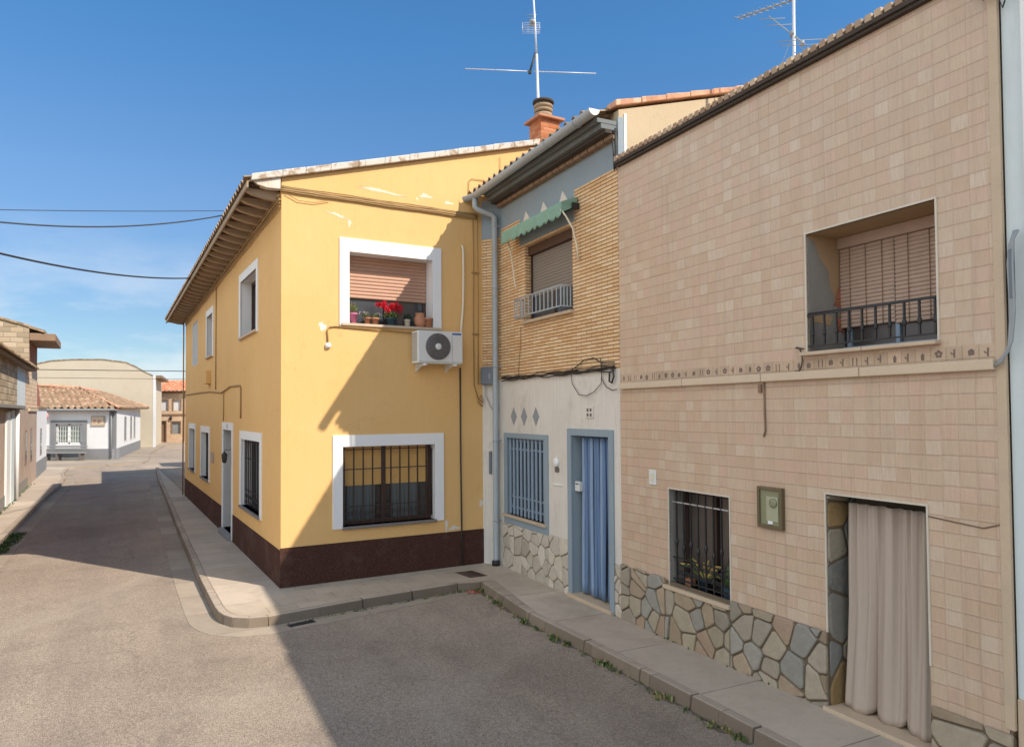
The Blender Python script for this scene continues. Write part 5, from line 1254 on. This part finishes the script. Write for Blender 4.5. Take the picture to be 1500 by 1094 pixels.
def ta(x, y, w=-2.2):
    d = F+Rt*((x-750)/1050)-Up*((y-573)/1050); Cc = V((0, 0, 2.83)); o = T.o+T.n*w; t = (o-Cc).dot(T.n)/d.dot(T.n); return Cc+d*t
b = B(); p0, p1 = ta(1162, 100), ta(1162, -40); b.tube([V((p0.x, p0.y, 5.83)), p1], .022, 8); b.build('mast', M['mastgrey'], a2)
b = B(); A, Bq = ta(1082, 27), ta(1159, 1); b.tube([A, Bq], .010, 6)
for i in range(9): p = A.lerp(Bq, i/8); b.tube([p-T.n*.09+V((0, 0, .0)), p+T.n*.09], .006, 5); b.tube([p-V((0, 0, .028)), p+V((0, 0, .028))], .006, 5)
b.build('upper_yagi', M['cablegrey'], a2)
b = B(); A, Bq = ta(1126, 24), ta(1180, 66); b.tube([A, Bq], .008, 6)
for i, (k, L) in enumerate(((.1, .30), (.32, .32), (.85, .5), (1., .55))): 
    p = A.lerp(Bq, k); b.tube([p-T.n*L*.5-T.d*L*.3, p+T.n*L*.5+T.d*L*.3], .005, 5)
b.lathe(ta(1161, 50), [(.04, -.03), (.04, .03)], 8); b.lathe(ta(1175, 64), [(.03, -.03), (.03, .03)], 8)
b.build('lower_yagi', M['cablegrey'], a2)
b = B()
for e in (T.P(.9, 5.83, -2.6), T.P(-2.6, 5.83, -2.4), T.P(-.8, 5.83, -4.6)): b.tube([ta(1162, 50), e], .004, 5)
b.build('guy_wire', M['cablegrey'], a2)
#==LEFT
# ================================================================== LEFT ROW
H5 = thing('low_stone_house', 'beige house with projecting upper floor band and white door, nearest of the opposite row', 'house', LS.P(-3, 0))
hA = 3.4
b = B(); b.box(LS, -14, 5.1, -8, 0, .5, 3.0); b.build('lower_wall', M['peach'], H5)
b = B(); b.box(LS, -14, 5.1, -8, .015, 0, .5); b.build('plinth', M['plaster2'], H5, bev=.01)
M['block'] = brick('weathered_block_masonry', .42, .19, ['b8a68c', 'a8967c', 'c2b096', '9c8c74', 'b4a084'], '8c7c66', .012, .6)
b = B(); b.box(LS, -14, 1.05, -8, .012, 3.12, 4.42); b.build('upper_wall', M['block'], H5)
b = B(); b.box(LS, 1.06, 3.8, -.3, .006, 3.02, 4.42); b.build('grey_panel', M['greywall'], H5)
b = B(); b.box(LS, 3.81, 5.1, -.3, .004, 3.02, 4.42); b.build('brick_panel', M['farbrick'], H5)
b = B(); b.box(LS, -14, 1.0, -8, .26, 3.01, 3.11); b.build('floor_band', M['plaster2'], H5, bev=.01)
b = B(); tileroof(b, LS.P(-14, 4.50, .30), LS.d, (-LS.n+V((0, 0, .3))), [(0, 0), (18.9, 0), (18.9, 5), (0, 5)], seed=9); b.build('roof', M['terraold'], H5)
b = B(); b.box(LS, -14, 4.9, -8, .22, 4.42, 4.49); b.build('eave_board', M['wood'], H5)
b = B(); b.box(LS, -1.9, -1.05, .0, .05, .13, 2.9); b.build('door', M['white'], H5)
b = B(); b.box(LS, -.9, -.1, .0, .07, .13, 2.95); b.build('pillar', M['greywall'], H5)
b = B(); b.box(LS, 3.85, 4.5, -.02, .02, 1.0, 2.25); w_ = b.build('window', M['wood'], H5); b = B(); b.box(LS, 3.92, 4.43, .02, .024, 1.07, 2.18); b.build('pane', M['glass'], w_)
b = B(); b.tube([LS.P(.05, .15, .12), LS.P(.05, 3.0, .12)], .06, 10); b.build('downpipe', M['white'], H5)
H6 = thing('townhouse', 'taller beige and red brick house with brown eave block beyond the low stone house', 'house', LS.P(7, 0))
b = B(); b.box(LS, 5.11, 8.95, -9, .0, 0, 2.95); b.build('lower_wall', M['peach'], H6)
b = B(); b.box(LS, 5.11, 8.95, -9, -.01, 3.07, 5.9); b.build('upper_wall', M['redbrick'], H6)
b = B(); b.box(LS, 5.2, 8.9, -.012, .004, 3.1, 4.6); b.build('facade_panel', M['farbrick'], H6)
b = B(); b.box(LS, 5.11, 8.95, -.02, .06, 2.95, 3.07); b.build('band', M['string'], H6)
GL = Fr((0, -1), 0); GL.o = LS.P(5.10, 0, 0); GL.d = -LS.n; GL.n = -LS.d
b = B(); b.prism(GL, [(0.0, 3.1), (9, 3.1), (9, 6.2), (4.6, 7.4), (.3, 6.22), (0, 6.12)], -.2, .0); b.build('gable', M['block'], H6)
b = B(); b.hexa([GL.P(.0, 6.12, -3.8), GL.P(.0, 6.12, .06), GL.P(4.6, 7.42, .06), GL.P(4.6, 7.42, -3.8), GL.P(.0, 6.20, -3.8), GL.P(.0, 6.20, .06), GL.P(4.6, 7.50, .06), GL.P(4.6, 7.50, -3.8)])
b.hexa([GL.P(4.6, 7.42, -3.8), GL.P(4.6, 7.42, .06), GL.P(9.3, 6.12, .06), GL.P(9.3, 6.12, -3.8), GL.P(4.6, 7.50, -3.8), GL.P(4.6, 7.50, .06), GL.P(9.3, 6.20, .06), GL.P(9.3, 6.20, -3.8)])
b.hexa([GL.P(-.5, 5.92, -3.8), GL.P(-.5, 5.92, .03), GL.P(0, 6.08, .03), GL.P(0, 6.08, -3.8), GL.P(-.5, 6.02, -3.8), GL.P(-.5, 6.02, .03), GL.P(0, 6.18, .03), GL.P(0, 6.18, -3.8)])
b.build('roof', M['terraold'], H6)
b = B(); b.box(LS, 5.13, 8.9, .0, .84, 5.62, 5.90); b.build('eave_slab', M['wood'], H6, bev=.02)
for u in (6.3,):
    b = B(); b.box(LS, u-.35, u+.35, -.02, .02, 1.0, 2.3); w_ = b.build('window', M['wood'], H6); b = B(); b.box(LS, u-.3, u+.3, .02, .024, 1.05, 2.25); b.build('pane', M['glass'], w_)
H7 = thing('low_white_house', 'low white house with grey plinth between the brick house and the cottage', 'house', LS.P(11.5, 0))
b = B(); b.box(LS, 8.96, 15.0, -5, -.015, .8, 3.1); b.build('wall', M['cottage'], H7)
b = B(); b.box(LS, 8.96, 15.0, -5, .0, 0, .8); b.build('plinth', M['plinthgrey'], H7)
b = B(); b.box(LS, 10.9, 11.7, -.02, .01, 1.0, 2.2); w_ = b.build('window', M['plinthgrey'], H7); b = B(); b.box(LS, 11.0, 11.6, .01, .014, 1.05, 2.15); b.build('pane', M['glass'], w_)
b = B(); b.box(LS, 8.96, 15.0, -5, .06, 3.1, 3.18); b.build('roof', M['terraold'], H7)
b = B(); b.prism(LS, [(8.97, 3.18), (11.6, 3.18), (10.6, 3.9), (8.97, 4.5)], -.5, -.05); b.build('red_parapet', plain('red_oxide_paint', (.40, .13, .09), .8), H7)
# white cottage
H8 = thing('white_cottage', 'low white cottage with clay tile roof, grey corner stripe and grey plinth', 'house', CF.P(-2, 0))
cw_ = [(-3.61, -2.05, 1.06, 2.235, .15)]
b = B(); wall(b, CF, -9.5, 0, .75, 3.05, cw_); wall(b, CS, 0, 14.8, .75, 3.15, [(4.1, 4.9, 1.1, 2.5, .1), (7.6, 8.3, 1.1, 2.5, .1), (9.9, 10.6, 1.1, 2.5, .1)]); b.build('wall', M['cottage'], H8)
b = B(); b.box(CF, -9.5, .03, -.3, .03, 0, .75); b.box(CS, 0, 14.8, -.3, .03, 0, .75); b.build('plinth', M['plinthgrey'], H8)
b = B(); b.box(CF, -.42, .012, -.02, .012, .75, 3.0); b.build('corner_stripe', M['plinthgrey'], H8)
b = B(); a = cw_[0]; reveals(b, CF, a, 0, False)
for (p, q, r_, s_) in ((a[0]-.3, a[0], a[2]-.2, a[3]+.22), (a[1], a[1]+.3, a[2]-.2, a[3]+.22), (a[0], a[1], a[3], a[3]+.22)): b.box(CF, p, q, -.02, .05, r_, s_)
b.build('window_surround', M['plinthgrey'], H8)
b = B(); b.box(CF, a[0], a[1], -.15, -.13, a[2], a[3]); w_ = b.build('window', M['glassgreen'], H8)
b = B()
for u in (a[0]+.04, (a[0]+a[1])/2, a[1]-.04): b.box(CF, u-.06, u+.06, -.13, -.05, a[2], a[3])
b.box(CF, a[0], a[1], -.13, -.05, a[3]-.08, a[3]); b.box(CF, a[0], a[1], -.13, -.05, a[2], a[2]+.08)
for i in range(10): b.box(CF, a[0]+.1+i*.15, a[0]+.115+i*.15, -.05, -.03, a[2], a[3])
for i in range(4): b.box(CF, a[0], a[1], -.05, -.03, a[2]+.2+i*.27, a[2]+.215+i*.27)
b.build('frame', M['white'], w_)
for (u0_, u1_) in ((4.1, 4.9), (7.6, 8.3), (9.9, 10.6)):
    b = B(); b.box(CS, u0_, u1_, -.1, -.08, 1.1, 2.5); w_ = b.build('window', M['glass'], H8); b = B(); b.box(CS, u0_-.12, u0_, -.02, .03, 1.0, 2.65); b.box(CS, u1_, u1_+.12, -.02, .03, 1.0, 2.65); b.box(CS, u0_, u1_, -.02, .03, 2.5, 2.65); b.build('frame', M['plinthgrey'], w_)
# roof slopes
EV = 3.12
Ea, Eb, Ec = V((-33.2, 42.55, EV)), V((-23.35, 42.55, EV)), V((-29.3, 57.8, EV+.1))
R1, R2 = V((-28.5, 47.2, 4.50)), V((-33.0, 57.5, 4.55)); R0_ = V((-33.2, 47.2, 4.82))
def roofpoly(b, pts, seed):
    O = pts[0]; Ud = (pts[1]-pts[0]).normalized(); nn = (pts[1]-pts[0]).cross(pts[2]-pts[0]).normalized(); Vd = nn.cross(Ud)
    if Vd.z < 0: Vd = -Vd
    tileroof(b, O, Ud, Vd, [((p-O).dot(Ud), (p-O).dot(Vd)) for p in pts], .40, .55, .12, 6, .014, seed)
    b.face([p-V((0, 0, .03)) for p in pts])
b = B(); roofpoly(b, [Ea, Eb, R1, R0_], 1); roofpoly(b, [Eb, Ec, R2, R1], 2); b.build('roof', M['terra'], H8)
b = B(); b.tube([R1+V((0, 0, .06)), R0_+V((0, 0, .06))], .10, 8); b.tube([R1+V((0, 0, .06)), R2+V((0, 0, .06)), Ec+V((0, 0, .12))], .11, 8); b.tube([Eb+V((0, 0, .1)), R1+V((0, 0, .08))], .07, 8); b.build('ridge_tiles', clay_tiles('pale_ridge_tile', ['cf9c80', 'c48f72', 'd9ab90']), H8)
b = B(); b.tube([CF.P(.1, 3.08, .4), CF.P(-9.5, 3.08, .4)], .07, 8); b.tube([CF.P(-.25, .2, .08), CF.P(-.25, 3.05, .1)], .045, 8); b.build('gutter', M['plinthgrey'], H8)
sg = thing('round_sign', 'round faded road sign on the white cottage wall by its window', 'road sign', CF.P(-3.95, 2.3, .1))
b = B(); b.lathe(CF.P(-3.95, 2.72, .55), [(.26, 0), (.26, .02)], 24, ax=CF.n); b.build('plate', plain('faded_red_enamel', (.5, .25, .25), .5), sg)
b = B(); b.lathe(CF.P(-3.95, 2.72, .571), [(.17, 0), (.17, .004)], 24, ax=CF.n); b.build('centre', plain('faded_white_enamel', (.6, .6, .65), .5), sg)
b = B(); b.tube([CF.P(-3.95, .1, .52), CF.P(-3.95, 2.9, .52)], .035, 8); b.build('post', M['cablegrey'], sg)
pq = thing('wall_plaque', 'framed beige tile plaque on the white cottage front', 'plaque', CF.P(-1.08, 2.1, 0))
b = B(); b.box(CF, -1.5, -.67, 0, .05, 2.1, 2.71); b.build('frame', M['peach'], pq)
b = B(); b.box(CF, -1.43, -.74, .05, .06, 2.16, 2.65); b.build('tile_panel', M['string'], pq)
b = B(); b.lathe(CF.P(-1.0, 2.38, .06), [(.11, 0), (.10, .01)], 10, ax=CF.n); b.box(CF, -1.35, -1.2, .06, .07, 2.3, 2.5); b.build('emblem', M['shutter'], pq)
bn = thing('bench', 'long dark slatted bench against the white cottage plinth', 'bench', CF.P(-2.75, .1, .5))
b = B()
for i in range(4): b.box(CF, -3.95, -1.55, .30+i*.12, .39+i*.12, .52, .57)
b.build('seat', M['plinthgrey'], bn, bev=.01)
b = B()
for i in range(2): b.box(CF, -3.95, -1.55, .26, .30, .72+i*.14, .82+i*.14)
b.build('backrest', M['plinthgrey'], bn, bev=.01)
for u in (-3.75, -3.1, -1.75):
    b = B(); b.box(CF, u-.05, u+.05, .32, .74, .1, .52); b.build('leg', M['acgrey'], bn)
# tall beige warehouse behind
H9 = thing('beige_warehouse', 'tall windowless beige building with curved roofline behind the white cottage', 'building', (-33, 58, 0))
TW = Fr((-28.0, 58.6), 90)
ty = [(-15, 0), (-1.35, 0), (-1.35, 5.9), (-2.05, 6.22), (-2.72, 6.62), (-3.57, 7.0), (-5.5, 7.25), (-7.76, 7.27), (-9.7, 7.17), (-10.8, 6.95), (-11.4, 6.79), (-15, 6.7)]
def wprism(b, poly, ext, w1):
    n = len(poly); fa = [TW.P(u, z, w1) for u, z in poly]; bk = [p+CS.d*ext for p in fa]
    b.faces(fa+bk, [tuple(range(n))[::-1], tuple(range(n, 2*n))]+[(i, (i+1) % n, n+(i+1) % n, n+i) for i in range(n)])
b = B(); wprism(b, ty, 10, 0); b.build('wall', stucco('ochre_block_render', (.64, .56, .43), (.60, .52, .39), (.48, .41, .31), .5, .3, .35), H9)
b = B(); wprism(b, [(-1.35, 0), (-1.15, 0), (-1.15, 5.95), (-1.35, 5.95)], .8, .02); b.build('corner_pilaster', M['cottage'], H9)
b = B()
for p, q in zip(ty[2:-1], ty[3:]):
    wprism(b, [p, q, (q[0], q[1]+.08), (p[0], p[1]+.08)], 10, .04)
b.build('coping', M['terraold'], H9)
b = B(); wprism(b, [(-1.4, 5.75), (-.7, 5.75), (-.7, 5.95), (-1.4, 5.95)], 9, -.1); b.build('eaves', M['wood'], H9)
# far brick house
H10 = thing('far_brick_house', 'distant pinkish brick house with orange roof closing the street', 'house', (-30, 72, 0))
FH = Fr((-30, 70), 90)
fw = [(-4.42, -3.62, 3.1, 4.15, .15), (-3.1, -2.38, 3.1, 4.15, .15), (-1.5, -.7, 3.1, 4.15, .15), (-4.5, -3.8, .05, 2.05, .15), (-3.2, -2.4, .85, 2.0, .15), (-1.5, -.6, .85, 2.0, .15)]
b = B(); wall(b, FH, -6, 9, 0, 5.0, fw); b.box(FH, -6, 9, -8, -.3, 0, 5.0)
b.build('wall', M['farbrick'], H10)
for i, h in enumerate(fw):
    b = B(); b.box(FH, h[0], h[1], -.16, -.12, h[2], h[3]); nm = 'door' if i == 3 else 'window'; w_ = b.build(nm, M['wood'] if i == 3 else (M['white'] if i < 3 else M['cablegrey']), H10)
    b = B(); t_ = .1
    b.box(FH, h[0]-t_, h[0], -.1, .03, h[2], h[3]+t_); b.box(FH, h[1], h[1]+t_, -.1, .03, h[2], h[3]+t_); b.box(FH, h[0], h[1], -.1, .03, h[3], h[3]+t_); b.build('frame', M['wood'], w_)
b = B(); b.box(FH, -6, 9, -.01, .08, 2.66, 2.78); b.box(FH, -6, 9, -.01, .1, 4.8, 5.0); b.box(FH, -2.1, -1.95, -.01, .03, .1, 4.8); b.build('string_course', M['wood'], H10)
b = B(); tileroof(b, FH.P(-6.2, 5.0, .4), FH.d, V((0, 1, .28)), [(0, 0), (15, 0), (15, 4.6), (0, 4.6)], .4, .5, .06, seed=4); b.face([FH.P(-6.2, 5.0, .4), FH.P(9, 5.0, .4), FH.P(9, 6.2, -4.2), FH.P(-6.2, 6.2, -4.2)]); b.build('roof', M['terraorange'], H10)
b = B(); b.tube([FH.P(-5.2, 5, .1), FH.P(-5.2, 0, .1)], .05, 6); b.build('downpipe', M['wood'], H10)
b = B(); b.lathe(FH.P(-3.3, 2.2, .05), [(.1, 0), (.14, .25), (.05, .35)], 8); b.build('lamp', M['iron'], H10)
# houses further along the right side, hidden behind the yellow house; they cast the far shadows
def hid(u0, u1, w0, h, lab, nm):
    t = thing(nm, lab, 'house', YS.P((u0+u1)/2, 0, w0-3))
    b = B(); b.box(YS, u0, u1, w0-7, w0, 0, h); b.build('wall', M['beigerender'], t)
    b = B(); b.prism(Fr((0, -1), 0), [(0, 0)]*0 or [(0, 0), (.01, 0), (.01, .01)], 0, .01); b.b.free()
    b = B(); A = YS.P(u0, h, w0+.2); b.hexa([YS.P(u0, h, w0+.2), YS.P(u1, h, w0+.2), YS.P(u1, h, w0-7), YS.P(u0, h, w0-7), YS.P(u0, h+.12, w0+.2), YS.P(u1, h+.12, w0+.2), YS.P(u1, h+1.4, w0-7), YS.P(u0, h+1.4, w0-7)]); b.build('roof', M['terraold'], t)
hid(15.75, 23.0, -1.4, 6.0, 'plain beige house next beyond the yellow house', 'neighbour_house')
hid(26.5, 29.5, -3.4, 4.6, 'low beige outbuilding standing beyond the neighbour house', 'outbuilding')
hid(41, 47, -7.5, 6.0, 'beige house furthest along on the right of the street', 'neighbour_house')
#==CABLES
def wirething(name, pts, r, lab, sag=0):
    b = B(); b.tube(pts, r, 6); tag(b.build(name, M['cable']), lab, 'cable', 'overhead cables')
def cat(A, Bq, sag, n=24): return [A.lerp(Bq, i/n)-V((0, 0, sag*4*(i/n)*(1-i/n))) for i in range(n+1)]
E_ = YS.P(2.4, 6.42, .53); wirething('overhead_cable', cat(at(-220, 291, 9), E_, .28), .012, 'upper thick overhead cable running to the yellow house eave')
E_ = YS.P(2.3, 6.48, .53); wirething('overhead_cable', cat(at(-220, 302, 9), E_, .03), .006, 'thin straight overhead wire just above the upper thick cable')
E_ = YS.P(8.0, 6.2, .5); wirething('overhead_cable', cat(at(-220, 310, 9), E_, .25), .018, 'lower thick overhead cable meeting the middle of the yellow eave')
wirething('overhead_cable', cat(at(30, 541, 36), at(300, 544, 36), .0), .02, 'distant thin wire crossing above the beige warehouse')
wirething('overhead_cable', cat(at(50, 553, 36), at(330, 556, 40), .0), .012, 'lower distant wire crossing the beige warehouse wall')
#==END
for o in bpy.data.objects:
    if '_o' in o: del o['_o']
